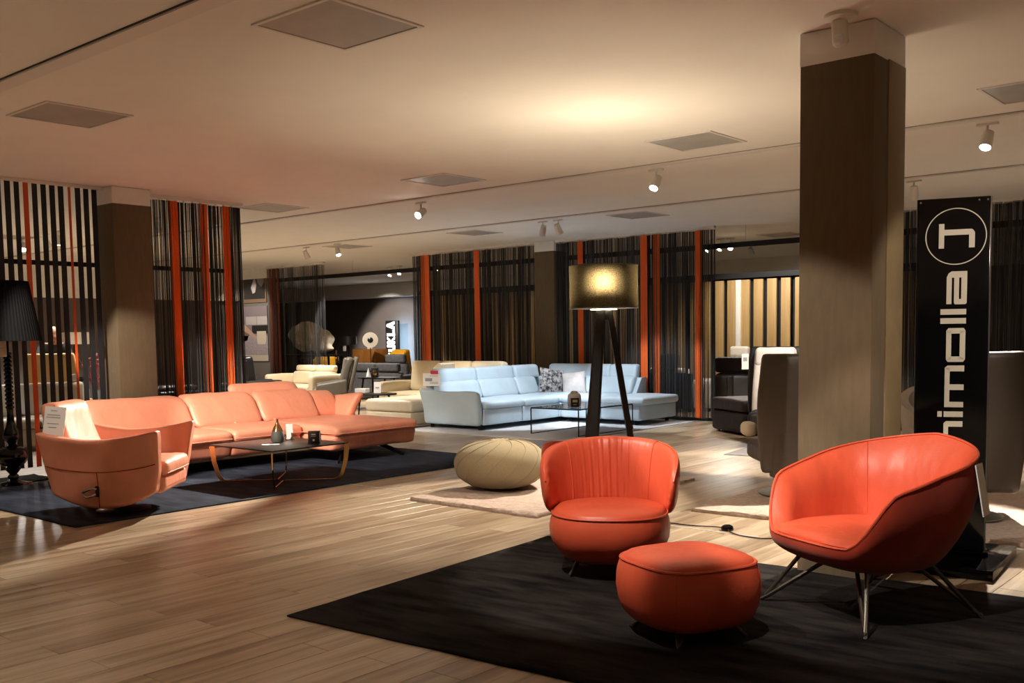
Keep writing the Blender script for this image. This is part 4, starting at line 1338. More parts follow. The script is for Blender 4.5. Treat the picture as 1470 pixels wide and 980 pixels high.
for y, w in ((-1.40, 0.93), (-0.47, 0.92)):
    MB().soft((0.20, w, 0.30), r=0.06, fn=leanx(0.12, 0.30), n=12, wr=0.003).build('back_cushion', BL, t, angle=60, loc=(-0.93, y, 0.57))
MB().soft((0.20, 0.55, 0.30), r=0.06, fn=leanx(0.12, 0.30), n=12).build('back_cushion', BL, t, angle=60, loc=(-0.93, 0.27, 0.57))
MB().soft((0.80, 0.20, 0.30), r=0.06, fn=leany(0.12, 0.30), n=12).build('back_cushion', BL, t, angle=60, loc=(0.42, 0.93, 0.57))
MB().soft((0.92, 0.20, 0.30), r=0.06, fn=leany(0.12, 0.30), n=12).build('back_cushion', BL, t, angle=60, loc=(-0.44, 0.93, 0.57))
for y, w in ((-1.37, 0.97), (-0.41, 0.93), (0.42, 0.66)):
    MB().soft((0.15, w, 0.245), r=0.055, fn=leanx(0.05, 0.245), n=12, wr=0.003).build('headrest', BL, t, angle=60, loc=(-1.08, y, 0.80))
for x, w in ((-0.60, 0.94), (0.07, 0.40), (0.54, 0.56)):
    MB().soft((w, 0.15, 0.245), r=0.055, fn=leany(0.05, 0.245), n=12, wr=0.003).build('headrest', BL, t, angle=60, loc=(x, 1.08, 0.80))
bsoft('back_shell', (0.16, 3.0, 0.60), (-1.22, -0.35, 0.40), 0.05)
bsoft('back_shell', (2.0, 0.16, 0.60), (-0.22, 1.20, 0.40), 0.05)
# raked side panel at the end of the back
m = MB(); m.prism([(-0.04, 0.0), (0.30, 0.0), (0.30, 0.30), (0.16, 0.30)], 0.10)
m.build('side_panel', BL, t, loc=(0.80, 0.92, 0.40), rot=(0, 0, R(90)), smooth=False)
def barm(p):
    k = (p.z + 0.27) / 0.54
    q = p.x / 0.60
    p.y -= 0.14 * max(0, k - 0.35) ** 1.3
    if k > 0.5: p.z += (k - 0.5) * 2 * (0.045 * q * q - 0.02) ; 
    p.x *= 0.96 + 0.07 * k
    if q > 0.5 and k > 0.5: p.z -= 0.10 * (q - 0.5) ** 2 * 4 * (k - 0.5)
    return p
MB().soft((1.20, 0.13, 0.54), r=0.05, fn=barm, n=20, wr=0.004).build('armrest', BL, t, angle=60, loc=(-0.62, -1.92, 0.34))
MB().tube([(-1.2, -1.99, 0.36), (-0.62, -1.992, 0.34), (-0.04, -1.985, 0.36)], 0.004, 5).build('seam', 'black_metal', t)
for x, y in ((-1.12, -1.86), (-0.10, -1.86), (1.42, 0.12), (1.42, 1.0), (0.1, 0.15)):
    MB().bar((x, y, 0.09), (x + 0.03, y - 0.03, 0.014), 0.06, 0.025).build('leg', 'black_metal', t, smooth=False)
tg = card('price_card', 'paper', t, (-1.05, -1.93, 0.76), 0.30, 0.20, 0.004, rot=(0, 0, R(20)))
box('print_block', 'paper_print', tg, (-0.05, -0.003, 0.0), (0.12, 0.002, 0.05))
for z in (0.06, -0.04, -0.06): box('print_line', 'paper_print', tg, (0.04, -0.003, z), (0.14, 0.002, 0.008))
rd = card('red_label', 'paper_red', tg, (0.05, -0.004, 0.115), 0.13, 0.055, 0.003)
for i, (s, m_, lab, loc, rot) in enumerate([(0.46, 'cushion_marbled', 'black and grey marbled cushion on the blue corner sofa', (-10.72, 13.63, 0.625 + RUGZ), (R(-16), R(10), R(62))),
                                           (0.40, 'cushion_silver', 'silver grey cushion on the blue corner sofa', (-10.30, 13.72, 0.60 + RUGZ), (R(-20), R(-6), R(28)))]):
    def cf(p):
        return p
    h = s / 2
    mm = MB()
    n = 16
    us = [-1 + 2 * a / n for a in range(n + 1)]
    vs, fs = [], []
    for sd in (1, -1):
        for b in us:
            for a in us:
                th = 0.075 * (max(0, (1 - a * a) * (1 - b * b))) ** 0.45
                sh = 1 - 0.05 * (1 - abs(a * b))
                vs.append((a * h * sh, sd * th, b * h * sh))
    K = (n + 1) ** 2
    for sd in (0, 1):
        for j in range(n):
            for i2 in range(n):
                q = [sd * K + j * (n + 1) + i2, sd * K + j * (n + 1) + i2 + 1, sd * K + (j + 1) * (n + 1) + i2 + 1, sd * K + (j + 1) * (n + 1) + i2]
                fs.append(tuple(reversed(q)) if sd == 0 else tuple(q))
    mm.add(vs, fs)
    o = mm.build('cushion', m_, None, angle=80, loc=loc, rot=rot)
    tag(o, lab, 'cushion', 'cushions on the blue sofa')
# ---- glass coffee table with thin black frame
t = thing('coffee_table', 'glass coffee table on a thin black wire frame before the blue sofa', 'table', (-8.75, 11.86, RUGZ))
W2, L2, TH = 0.43, 0.68, 0.385
box('table_top', 'smoked_glass', t, (0, 0, TH), (2 * W2, 2 * L2, 0.008))
m = MB()
for sx in (-1, 1): m.box((sx * W2, 0, TH - 0.008), (0.014, 2 * L2, 0.014))
for sy in (-1, 1): m.box((0, sy * L2, TH - 0.008), (2 * W2, 0.014, 0.014))
m.build('frame', 'black_metal', t, smooth=False)
for sx in (-1, 1):
    for sy in (-1, 1): box('leg', 'black_metal', t, (sx * W2, sy * L2, TH / 2 - 0.008), (0.013, 0.013, TH - 0.016))
for sx in (-1, 1): box('foot_rail', 'black_metal', t, (sx * W2, 0, 0.007), (0.013, 2 * L2, 0.013))
TT = TH + 0.005 + RUGZ
v = thing('glass_jar', 'pale glass jar with a lid on the glass coffee table', 'jar', (-8.72, 11.62, TT))
MB().lathe([(0.05, 0.0), (0.095, 0.005), (0.10, 0.03), (0.10, 0.15), (0.085, 0.18), (0.05, 0.195)], 28).build('jar', 'cup_clear', v)
MB().lathe([(0.055, 0.195), (0.055, 0.21), (0.03, 0.225)], 24).build('lid', 'dish_cream', v)
v = thing('table_card', 'small dark display card by the glass jar', 'card', (-8.62, 11.50, TT))
bx = box('card', 'black_satin', v, (0, 0, 0.065), (0.12, 0.02, 0.13), rot=(R(-6), 0, R(48)))
box('print_line', 'box_print', bx, (0, -0.011, 0.02), (0.07, 0.002, 0.035))
box('print_line', 'box_print', bx, (0, -0.011, -0.03), (0.05, 0.002, 0.01))

# ================================================================== BACKGROUND
def sofa(name, label, cat, loc, rz, w, d, mat, back=0.85, seats=2, arms=(True, True), arm_h=0.6, seat_h=0.43, head=0.0, back_mat=None, group=None):
    """front faces -y; origin on the floor under the middle"""
    t = thing(name, label, cat, loc, rz, group)
    aw = 0.17
    x0 = -w / 2 + (aw if arms[0] else 0.02)
    x1 = w / 2 - (aw if arms[1] else 0.02)
    soft('base', mat, t, (w - 0.06, d - 0.08, seat_h - 0.19), (0, 0, 0.06 + (seat_h - 0.19) / 2), 0.03, n=8)
    sw = (x1 - x0) / seats
    for i in range(seats):
        cx = x0 + sw * (i + 0.5)
        soft('seat_cushion', mat, t, (sw - 0.012, d - 0.28, 0.14), (cx, -0.12, seat_h - 0.06), 0.05, 0.02, n=10)
        h = back - seat_h - head
        soft('back_cushion', mat, t, (sw - 0.012, 0.2, h), (cx, d / 2 - 0.2, seat_h + h / 2), 0.06, rot=(R(-8), 0, 0), n=10)
        if head: soft('headrest', mat, t, (sw - 0.02, 0.14, head), (cx, d / 2 - 0.13, back - head / 2), 0.05, rot=(R(-4), 0, 0), n=10)
    soft('back_shell', back_mat or mat, t, (w - 0.04, 0.12, back - 0.14 - head * 0.8), (0, d / 2 - 0.06, 0.06 + (back - 0.14 - head * 0.8) / 2), 0.04, n=8)
    for s, on in ((-1, arms[0]), (1, arms[1])):
        if on: soft('armrest', mat, t, (aw, d - 0.06, arm_h - 0.08), (s * (w / 2 - aw / 2), -0.02, 0.07 + (arm_h - 0.08) / 2), 0.06, 0.012, n=10)
    for sx in (-1, 1):
        for sy in (-1, 1):
            box('leg', 'black_metal', t, (sx * (w / 2 - 0.09), sy * (d / 2 - 0.09), 0.035), (0.05, 0.05, 0.07))
    return t
def recliner(label, loc, rz, mat, shell=None, seat=None, h=1.12, w=0.72, disc=True, tilt=14, arms=True, group='swivel recliners', name='recliner'):
    """swivel recliner, front faces -y, on a round foot"""
    t = thing(name, label, 'recliner', loc, rz, group)
    if disc:
        MB().lathe([(0.30, 0.0), (0.30, 0.008), (0.24, 0.022), (0.07, 0.045)], 32).build('foot_disc', 'steel', t)
        MB().lathe([(0.04, 0.03), (0.04, 0.27)], 16).build('column', 'steel', t)
    soft('seat', seat or mat, t, (w - 0.18, 0.60, 0.17), (0, -0.06, 0.36), 0.06, 0.03, n=10, wr=0.004)
    def bf(p):
        k = (p.z + 0.42) / 0.84
        p.y += 0.05 * math.sin(k * PI) * -1
        p.x *= 1 - 0.10 * k
        return p
    H = h - 0.36
    MB().soft((w - 0.14, 0.15, H), r=0.065, fn=bf, n=14, wr=0.006).build('backrest', mat, t, angle=60, loc=(0, 0.26 + math.sin(R(tilt)) * H / 2, 0.36 + H / 2 * math.cos(R(tilt))), rot=(R(-tilt), 0, 0))
    soft('headrest', mat, t, (w - 0.22, 0.11, 0.24), (0, 0.185 + math.sin(R(tilt)) * (H - 0.15), 0.36 + (H - 0.13) * math.cos(R(tilt))), 0.05, rot=(R(-tilt + 4), 0, 0), n=10, wr=0.004)
    def sf(p):
        k = (p.z + H / 2 + 0.08) / (H + 0.16)
        p.x *= 0.92 + 0.12 * math.sin(k * PI * 0.9)
        return p
    MB().soft((w - 0.02, 0.07, H + 0.14), r=0.03, fn=sf, n=14, wr=0.005).build('back_shell', shell or mat, t, angle=60, loc=(0, 0.355 + math.sin(R(tilt)) * H / 2, 0.30 + H / 2 * math.cos(R(tilt))), rot=(R(-tilt), 0, 0))
    if arms:
        for s in (-1, 1):
            def af(p):
                p.z += 0.05 * (p.y / 0.3)
                return p
            MB().soft((0.11, 0.62, 0.32), r=0.05, fn=af, n=12, wr=0.004).build('armrest', mat, t, angle=60, loc=(s * (w / 2 - 0.055), 0.02, 0.42))
    return t

# ---- cream sofa, beige chaise and the tables left of the blue sofa
sofa('sofa', 'cream leather sofa between the grey sofas and the blue corner sofa', 'sofa', (-12.72, 12.98, 0), 0, 2.5, 1.0, 'cream_leather', back=1.0, seats=3, arms=(True, False), arm_h=0.64)
t = thing('footstool', 'large beige leather footstool in front of the cream sofa', 'footstool', (-11.98, 11.51, 0), 0)
soft('base', 'beige_leather', t, (1.08, 1.16, 0.20), (0, 0, 0.15), 0.03)
soft('plinth', 'beige_leather', t, (0.96, 1.0, 0.07), (0.03, 0, 0.045), 0.02)
soft('cushion', 'beige_leather', t, (1.12, 1.2, 0.20), (0, 0, 0.345), 0.07, 0.02, wr=0.004)
# raked back panel of the neighbour unit
t = thing('sofa_end', 'beige raked sofa end beside the cream sofa behind the footstool', 'sofa', (-12.05, 12.47, 0), 0)
m = MB(); m.prism([(-0.28, 0.0), (0.12, 0.0), (0.12, 0.98), (0.05, 1.0), (-0.06, 0.93), (-0.22, 0.55)], 0.34)
o = m.build('panel', 'beige_leather', t, smooth=False, rot=(0, 0, R(0)))
t = thing('side_table', 'dark low table on slanted legs with a white box and card', 'table', (-13.65, 12.0, 0), R(10))
MB().loft([superring(0.56, 0.30, z, 40, 2.6) for z in (0.425, 0.43, 0.445, 0.45)]).build('table_top', 'charred_wood', t, angle=50)
for sx in (-1, 1):
    for sy in (-1, 1): MB().tube([(sx * 0.33, sy * 0.15, 0.43), (sx * 0.42, sy * 0.22, 0.012)], [0.02, 0.012], 8).build('leg', 'charred_wood', t)
t = thing('tissue_box', 'white low box lying on the dark low table', 'box', (-13.80, 11.98, 0.451), R(15))
soft('box', 'paper', t, (0.24, 0.14, 0.085), (0, 0, 0.043), 0.012)
t = thing('table_card', 'white upright card beside the white box on the low table', 'card', (-13.52, 12.10, 0.451), R(30))
box('card', 'paper', t, (0, 0, 0.10), (0.13, 0.012, 0.20), rot=(R(-6), 0, 0))
box('print_line', 'paper_print', t, (0, -0.012, 0.10), (0.07, 0.002, 0.02), rot=(R(-6), 0, 0))
t = thing('side_table', 'thin black table beside the cream sofa back, with clock', 'table', (-15.6, 14.0, 0), R(5))
MB().loft([superring(0.52, 0.28, z, 32, 2.4) for z in (0.60, 0.605, 0.62, 0.625)]).build('table_top', 'charred_wood', t, angle=50)
for sx in (-1, 1):
    for sy in (-1, 1): MB().tube([(sx * 0.3, sy * 0.14, 0.6), (sx * 0.38, sy * 0.2, 0.012)], [0.02, 0.012], 8).build('leg', 'charred_wood', t)
t = thing('table_clock', 'small black clock with a round gold dial on the thin black table', 'clock', (-15.62, 13.92, 0.626), R(40))
box('case', 'black_satin', t, (0, 0, 0.10), (0.15, 0.05, 0.2), b=0.006)
MB().lathe([(0.055, 0.0), (0.05, 0.006), (0.02, 0.008)], 20, M=Matrix.Rotation(PI / 2, 4, 'X')).build('dial', 'gold', t, loc=(0, -0.025, 0.09))
t = thing('paper_cone', 'white folded paper cone next to the black table clock', 'ornament', (-15.80, 13.9, 0.626))
MB().lathe([(0.055, 0.0), (0.002, 0.20)], 16).build('cone', 'paper', t)

recliner('grey brown leather recliner with arms, left of the grey sofas', (-15.95, 13.0, 0), R(-38), 'grey_brown_leather', h=1.08, w=0.80)
sofa('sofa', 'grey fabric sofa seen from behind with a pale headrest edge', 'sofa', (-17.45, 15.95, 0), R(180), 1.9, 0.95, 'grey_fabric', back=0.86, seats=2, head=0.2)
sofa('sofa', 'grey fabric armchair sofa below the lit vertical lettering sign', 'sofa', (-18.35, 17.35, 0), R(180), 1.05, 0.85, 'grey_fabric', back=1.03, seats=1, head=0.22, arms=(True, True))
sofa('sofa', 'cream leather sofa far left with raised armrest by the poster wall', 'sofa', (-17.75, 13.75, 0), R(0), 1.7, 0.95, 'cream_leather', back=0.86, seats=2, head=0.14, arm_h=0.68)
sofa('armchair', 'black leather armchair in front of the poster wall', 'armchair', (-17.75, 12.55, 0), R(160), 0.85, 0.85, 'black_leather', back=1.10, seats=1)
sofa('sofa', 'long black leather sofa behind the left string curtain', 'sofa', (-13.4, 8.55, 0), R(-90), 2.5, 0.95, 'black_leather', back=0.80, seats=3, arm_h=0.62)

# sheepskins on a black display counter
t = thing('display_counter', 'tall thin black counter carrying the sheepskin throw', 'counter', (-19.5, 15.25, 0))
box('counter_top', 'black_metal', t, (0, 0, 1.04), (2.1, 0.5, 0.04))
for sx in (-1, 1):
    for sy in (-1, 1): box('leg', 'black_metal', t, (sx * 1.0, sy * 0.2, 0.51), (0.04, 0.04, 1.02))
def furfn(p):
    k = p.x / 0.68
    p.z *= 1.0 - 0.45 * max(0, k) - 0.25 * max(0, -k)
    p.z += (0.0 if k < 0 else -0.17 * k)
    return p
o = MB().soft((1.36, 0.40, 0.74), r=0.18, fn=furfn, n=22, wr=0.09, ws=4).build('sheepskin_throw', 'sheepskin', None, angle=80, loc=(-19.35, 15.25, 1.50))
tag(o, 'heaped cream sheepskin throws on the tall black counter', 'throw')
o = MB().soft((0.9, 0.30, 0.62), r=0.14, n=18, wr=0.08, ws=5).build('purple_throw', 'purple_fabric', None, angle=80, loc=(-19.2, 15.25, 0.42))
tag(o, 'dark purple throw heaped below the black counter', 'throw')
o = MB().soft((0.42, 0.26, 0.95), r=0.12, n=16, wr=0.04, ws=5).build('blue_throw', 'navy_leather', None, angle=80, loc=(-20.2, 15.62, 0.50))
tag(o, 'dark blue throw hanging left of the cream sheepskins', 'throw')

# lit vertical sign at the far wall
t = thing('light_sign', 'black upright sign with glowing white vertical lettering at far wall', 'sign', (-23.3, 21.55, 0), R(6))
box('panel', 'black_satin', t, (0, 0, 1.02), (0.51, 0.10, 1.92), b=0.006)
box('foot', 'black_satin', t, (0, 0, 0.03), (0.7, 0.35, 0.06))
# letters lie on their side, reading upwards; local x is the letter height
def lit(polys):
    m = MB()
    for p in polys: m.prism(p, 0.012)
    m.build('letter', 'sign_glow', t, smooth=False, loc=(0, -0.05, 0))
XL, XR, S = -0.185, 0.125, 0.075
zA = 1.70   # A on top
lit([[(XR, zA), (XR, zA + 0.085), (XL, zA + 0.16), (XL, zA + 0.09)], [(XR, zA + 0.25), (XR, zA + 0.165), (XL, zA + 0.09), (XL, zA + 0.16)], rect(-0.01, zA + 0.06, 0.06, zA + 0.19)])
zL = 1.50
lit([rect(XL, zL, XR, zL + S), rect(XR - S, zL, XR, zL + 0.19)])
zK = 1.25
lit([rect(XL, zK, XR, zK + S), [(-0.03, zK + S), (XL, zK + 0.225), (XL, zK + 0.14), (-0.07, zK + S)], [(-0.07, zK + S), (XR, zK + 0.14), (XR, zK + 0.23), (-0.01, zK + S)]])
zU = 1.00
lit([rect(XL, zU, XR - 0.03, zU + S), rect(XL, zU + 0.145, XR - 0.03, zU + 0.145 + S), rect(XR - S, zU + 0.02, XR, zU + 0.20)])
zH = 0.74
lit([rect(XL, zH, XR, zH + S), rect(XL, zH + 0.145, XR, zH + 0.145 + S), rect(-0.07, zH + S, 0.01, zH + 0.145)])
al = bpy.data.lights.new('sign_back_light', 'AREA'); al.energy = 22; al.color = (0.42, 0.70, 1.0); al.shape = 'RECTANGLE'; al.size = 0.5; al.size_y = 1.6
ao = bpy.data.objects.new('sign_back_light', al); COL.objects.link(ao); ao.location = (-23.2, 21.63, 1.1); ao.rotation_euler = (R(90), 0, R(-12))

t = thing('dish_lamp', 'cream studio dish lamp on a stand at the far wall', 'floor lamp', (-19.9, 17.6, 0), R(48))
MB().lathe([(0.205, 0.0), (0.20, 0.03), (0.16, 0.075), (0.10, 0.105), (0.05, 0.12)], 36, M=Matrix.Rotation(PI / 2, 4, 'X') @ Matrix.Rotation(PI, 4, 'X')).build('dish', 'dish_cream', t, loc=(0, -0.04, 1.39))
MB().lathe([(0.075, 0.0), (0.072, 0.03), (0.03, 0.05)], 20, M=Matrix.Rotation(PI / 2, 4, 'X')).build('bulb_cap', 'black_satin', t, loc=(0, -0.02, 1.39))
MB().tube([(0, 0.1, 1.39), (0, 0.14, 1.1), (0, 0.14, 0.35)], 0.014, 8).build('pole', 'steel', t)
for k in range(3):
    a = 2 * PI * k / 3
    MB().tube([(0, 0.14, 0.5), (0.32 * math.cos(a), 0.14 + 0.32 * math.sin(a), 0.012)], 0.011, 6).build('leg', 'steel', t)
t = thing('sideboard', 'orange brown wooden cabinet at the dark far wall', 'cabinet', (-20.75, 18.35, 0))
box('body', 'wood_orange', t, (0, 0, 0.62), (0.92, 0.5, 1.04), b=0.006)
for s in (-1, 1):
    dr = box('door', 'wood_orange', t, (s * 0.225, -0.255, 0.64), (0.43, 0.018, 0.94), b=0.003)
    box('handle', 'gold', dr, (-s * 0.17, -0.015, 0), (0.012, 0.014, 0.12))
    for sy in (-1, 1): box('leg', 'charred_wood', t, (s * 0.4, sy * 0.2, 0.05), (0.04, 0.04, 0.1))
t = thing('table_card', 'white card standing on the orange brown cabinet', 'card', (-20.72, 18.3, 1.141), R(35))
box('card', 'paper', t, (0, 0, 0.11), (0.14, 0.01, 0.22))
t = thing('wall_table', 'dark low wooden table under the black table lamp', 'table', (-21.9, 18.5, 0))
box('table_top', 'charred_wood', t, (0, 0, 0.72), (1.35, 0.45, 0.05))
for sx in (-1, 1):
    for sy in (-1, 1): box('leg', 'charred_wood', t, (sx * 0.62, sy * 0.18, 0.35), (0.05, 0.05, 0.70))
t = thing('table_lamp', 'black table lamp with tripod base at the far wall', 'table lamp', (-21.8, 18.45, 0.746))
MB().lathe([(0.24, 0.52), (0.24, 0.75)], 28, caps=False).build('lamp_shade', 'black_satin', t)
for k in range(3):
    a = 2 * PI * k / 3 + 0.3
    MB().tube([(0, 0, 0.5), (0.13 * math.cos(a), 0.13 * math.sin(a), 0.01)], 0.012, 6).build('leg', 'charred_wood', t)
box('price_card', 'paper', t, (0.02, -0.15, 0.42), (0.12, 0.006, 0.16))
t = thing('bottle', 'dark bottle left of the black table lamp', 'bottle', (-22.35, 18.45, 0.746))
MB().lathe([(0.07, 0.0), (0.08, 0.02), (0.07, 0.16), (0.025, 0.24), (0.02, 0.36)], 20).build('body', 'vase_bronze', t)
sofa('armchair', 'yellow armchair right of the glowing sign, top showing', 'armchair', (-19.35, 18.3, 0), R(180), 0.62, 0.6, 'yellow_leather', back=1.13, seats=1, arms=(False, False))
sofa('armchair', 'yellow armchair left of the grey recliner under the black counter', 'armchair', (-20.7, 16.9, 0), R(180), 0.7, 0.7, 'yellow_leather', back=1.0, seats=1, arms=(False, False))

# posters on the poster wall
t = thing('picture', 'framed dark picture of pale shapes, upper one on poster wall', 'picture', (-20.66, 14.58, 2.715), 0)
box('frame', 'picture_brown', t, (0, 0, 0), (0.94, 0.03, 0.74))
box('print', 'picture_dark', t, (0, -0.018, 0.03), (0.86, 0.006, 0.62))
m = MB(); m.prism([(-0.12, 0.0), (-0.02, 0.17), (0.04, 0.25), (0.10, 0.05), (0.04, -0.12), (-0.06, -0.15)], 0.004); m.build('print_shape', 'picture_pale', t, smooth=False, loc=(0, -0.0212, 0))
m = MB(); m.prism([(0.10, 0.30), (0.40, 0.32), (0.41, 0.12), (0.30, 0.0), (0.16, 0.10)], 0.004); m.build('print_shape', 'picture_mauve', t, smooth=False, loc=(0, -0.0212, 0))
t = thing('poster', 'large photo poster of bare feet before a sofa, on poster wall', 'poster', (-20.72, 14.585, 1.59), 0)
box('board', 'picture_mauve', t, (0, 0, 0), (1.06, 0.02, 1.34))
def pr(mat, poly):
    m = MB(); m.prism(poly, 0.003); return m.build('print_shape', mat, t, smooth=False, loc=(0, -0.0102, 0))
pr('picture_cream', rect(-0.53, -0.67, 0.53, -0.52))
pr('picture_rug', rect(-0.53, -0.51, 0.53, -0.05))
pr('picture_pale', rect(-0.35, 0.22, 0.10, 0.42))
pr('picture_pale', rect(0.12, 0.22, 0.53, 0.42))
pr('picture_dark', rect(-0.1, 0.0, 0.53, 0.20))
pr('picture_brown', [(-0.53, -0.22), (-0.30, -0.16), (-0.18, 0.10), (-0.53, 0.26)])
m = MB(); m.prism([(-0.53, 0.22), (-0.40, 0.23), (0.10, -0.08), (0.05, -0.14), (-0.25, 0.0), (-0.53, 0.10)], 0.002); m.build('print_shape', 'picture_skin', t, smooth=False, loc=(0, -0.0135, 0))
m = MB(); m.prism([(0.10, -0.20), (0.14, -0.26), (0.42, -0.26), (0.47, -0.18), (0.47, 0.06), (0.10, 0.06)], 0.002); m.build('print_shape', 'picture_cream', t, smooth=False, loc=(0, -0.0135, 0))

# ---- right of the blue sofa
t = thing('footstool', 'dark brown leather footstool with lit top before the dark brown sofa', 'footstool', (-6.66, 13.18, 0), R(-35))
soft('base', 'dark_brown_leather', t, (1.06, 0.82, 0.30), (0, 0, 0.18), 0.05)
soft('cushion', 'dark_brown_leather', t, (1.08, 0.86, 0.17), (0, 0, 0.415), 0.06, 0.02)
for sx in (-1, 1):
    for sy in (-1, 1): MB().lathe([(0.03, 0.0), (0.03, 0.04)], 10).build('foot', 'steel', t, loc=(sx * 0.45, sy * 0.33, 0))
sofa('sofa', 'dark brown leather sofa seen from behind, beyond the brown footstool', 'sofa', (-7.15, 15.35, 0), R(180), 2.3, 0.95, 'dark_brown_leather', back=1.04, seats=2, head=0.26, arms=(False, False), back_mat='brown_leather')
sofa('armchair', 'pale armchair, only its white headrest showing above the dark brown sofa', 'armchair', (-8.80, 16.55, 0), R(-5), 0.75, 0.8, 'white_leather', back=1.19, seats=1, head=0.2)
sofa('sofa', 'pale grey sofa behind the back curtain right of the tripod lamp', 'sofa', (-10.36, 16.35, 0), R(180), 2.2, 0.9, 'white_leather', back=0.80, seats=2, back_mat='black_leather')
o = MB().soft((0.55, 0.16, 0.28), r=0.07, n=12, wr=0.004).build('cushion', 'grey_brown_leather', None, angle=70, loc=(-9.85, 16.0, 0.94))
tag(o, 'dark cushion standing on the pale sofa behind the curtain', 'cushion')
sofa('sofa', 'cream sofa behind the back curtain between the orange bands', 'sofa', (-13.3, 16.0, 0), R(180), 2.4, 0.85, 'tan_leather', back=0.85, seats=3)
# white recliner, lit
t = recliner('white leather recliner, brightly lit, left of the near pillar', (-5.64, 11.68, 0.012), R(20), 'white_leather', 'black_leather', 'black_leather', h=1.25, w=0.72, tilt=10, arms=False)
tg = card('price_card', 'paper', t, (-0.36, 0.16, 1.06), 0.09, 0.20, 0.004, rot=(0, 0, R(20)))
box('print_line', 'paper_print', tg, (0, -0.003, 0.03), (0.05, 0.002, 0.05))
t = recliner('brown leather recliner seen from behind at the near pillar', (-3.74, 8.16, 0.042), R(-138), 'brown_leather', h=1.22, w=0.84, tilt=4, arms=False)
soft('skirt', 'brown_leather', t, (0.62, 0.10, 0.42), (0, 0.36, 0.40), 0.03)
soft('footrest', 'beige_leather', t, (0.12, 0.18, 0.12), (0.42, 0.10, 0.58), 0.045)
box('socket', 'black_gloss', t, (-0.02, 0.418, 0.30), (0.10, 0.012, 0.09), b=0.003)
t = recliner('brown leather recliner half hidden behind the pylon sign', (-2.27, 7.88, 0.042), R(-152), 'brown_leather', h=1.24, w=0.70, tilt=5)
t = thing('tub_chair', 'pale grey suede tub chair between the near pillar and pylon sign', 'armchair', (-3.22, 10.55, 0), R(30))
NPT = 48
def tub(a, v, ins):
    d = abs(((a + PI) % (2 * PI)) - PI)
    top = 0.90 - 0.28 * min(1, d / R(125)) ** 1.3
    if d > R(125): top = 0.62 - 0.22 * min(1, (d - R(125)) / R(20))
    rad = (0.37 + 0.05 * v) - ins
    return (math.sin(a) * rad, math.cos(a) * rad, 0.16 + (top - 0.16) * v)
aa = [2 * PI * k / NPT for k in range(NPT)]
rr = [[tub(a, v, 0) for a in aa] for v in (0, 0.1, 0.35, 0.6, 0.85, 0.97, 1.0)] + [[tub(a, v, 0.09) for a in aa] for v in (0.99, 0.8, 0.5)]
MB().loft(rr, caps=True).build('shell', 'light_suede', t, angle=70)
MB().lathe([(0.30, 0.33), (0.31, 0.40), (0.29, 0.45), (0.2, 0.47), (0.01, 0.475)], 36).build('seat', 'light_suede', t)
for k in range(4):
    a = PI / 4 + PI / 2 * k
    MB().tube([(0.22 * math.cos(a), 0.22 * math.sin(a), 0.17), (0.32 * math.cos(a), 0.32 * math.sin(a), 0.012)], 0.016, 8).build('leg', 'dark_brown_leather', t)
t = thing('display_board', 'pale narrow display board leaning behind the near pillar', 'board', (-4.02, 11.3, 0), R(35))
m = MB(); m.prism([(-0.10, 0.02), (-0.02, 0.02), (0.09, 1.66), (-0.28, 1.66)], 0.03); m.build('board', 'white_paint', t, smooth=False)
box('foot', 'charred_wood', t, (-0.06, 0, 0.012), (0.4, 0.3, 0.024))
sofa('sofa', 'white leather sofa at the right edge behind the brown recliner', 'sofa', (-1.95, 12.5, 0), R(0), 2.0, 0.95, 'white_leather', back=0.98, seats=2)
t = thing('price_stand', 'narrow pale price stand beside the white sofa at right edge', 'price stand', (-2.80, 11.75, 0))
box('card', 'paper', t, (0, 0, 0.93), (0.06, 0.01, 0.34), rot=(0, 0, R(35)))
box('post', 'steel', t, (0, 0, 0.39), (0.012, 0.012, 0.76))
box('foot', 'steel', t, (0, 0, 0.006), (0.16, 0.16, 0.012))

# ---- left bay behind the strip blind
sofa('sofa', 'pale long sofa back low behind the strip blind', 'sofa', (-13.9, 5.55, 0), R(90), 3.2, 0.95, 'beige_leather', back=0.88, seats=3)
sofa('sofa', 'navy leather sofa behind the black baluster lamp', 'sofa', (-16.9, 5.2, 0), R(50), 2.2, 0.95, 'navy_leather', back=1.14, seats=2, head=0.2)
t = recliner('tan leather recliner with its back towards the blind, person leaning on it', (-15.75, 7.42, 0), R(-135), 'tan_leather', h=1.28, w=0.80, tilt=8)
t = thing('table_lamp', 'small table lamp with cream square shade behind the blind', 'table lamp', (-18.2, 8.85, 0.78))
box('lamp_shade', 'dish_cream', t, (0, 0, 0.74), (0.36, 0.36, 0.22))
MB().tube([(0, 0, 0.01), (0, 0, 0.66)], 0.03, 10).build('stem', 'charred_wood', t)
MB().lathe([(0.12, 0.0), (0.10, 0.02), (0.03, 0.03)], 20).build('foot', 'charred_wood', t)
t = thing('wall_table', 'dark table under the small lamp with cream square shade', 'table', (-18.2, 9.0, 0))
box('table_top', 'charred_wood', t, (0, 0, 0.755), (0.7, 1.2, 0.05))
for sx in (-1, 1):
    for sy in (-1, 1): box('leg', 'charred_wood', t, (sx * 0.3, sy * 0.55, 0.365), (0.05, 0.05, 0.73))
t = thing('dried_bouquet', 'vase of dark red dried branches behind the strip blind', 'bouquet', (-16.7, 8.45, 0.0))
MB().lathe([(0.09, 0.0), (0.12, 0.1), (0.10, 0.5), (0.06, 0.62)], 20).build('vase', 'vase_grey', t)
m = MB()
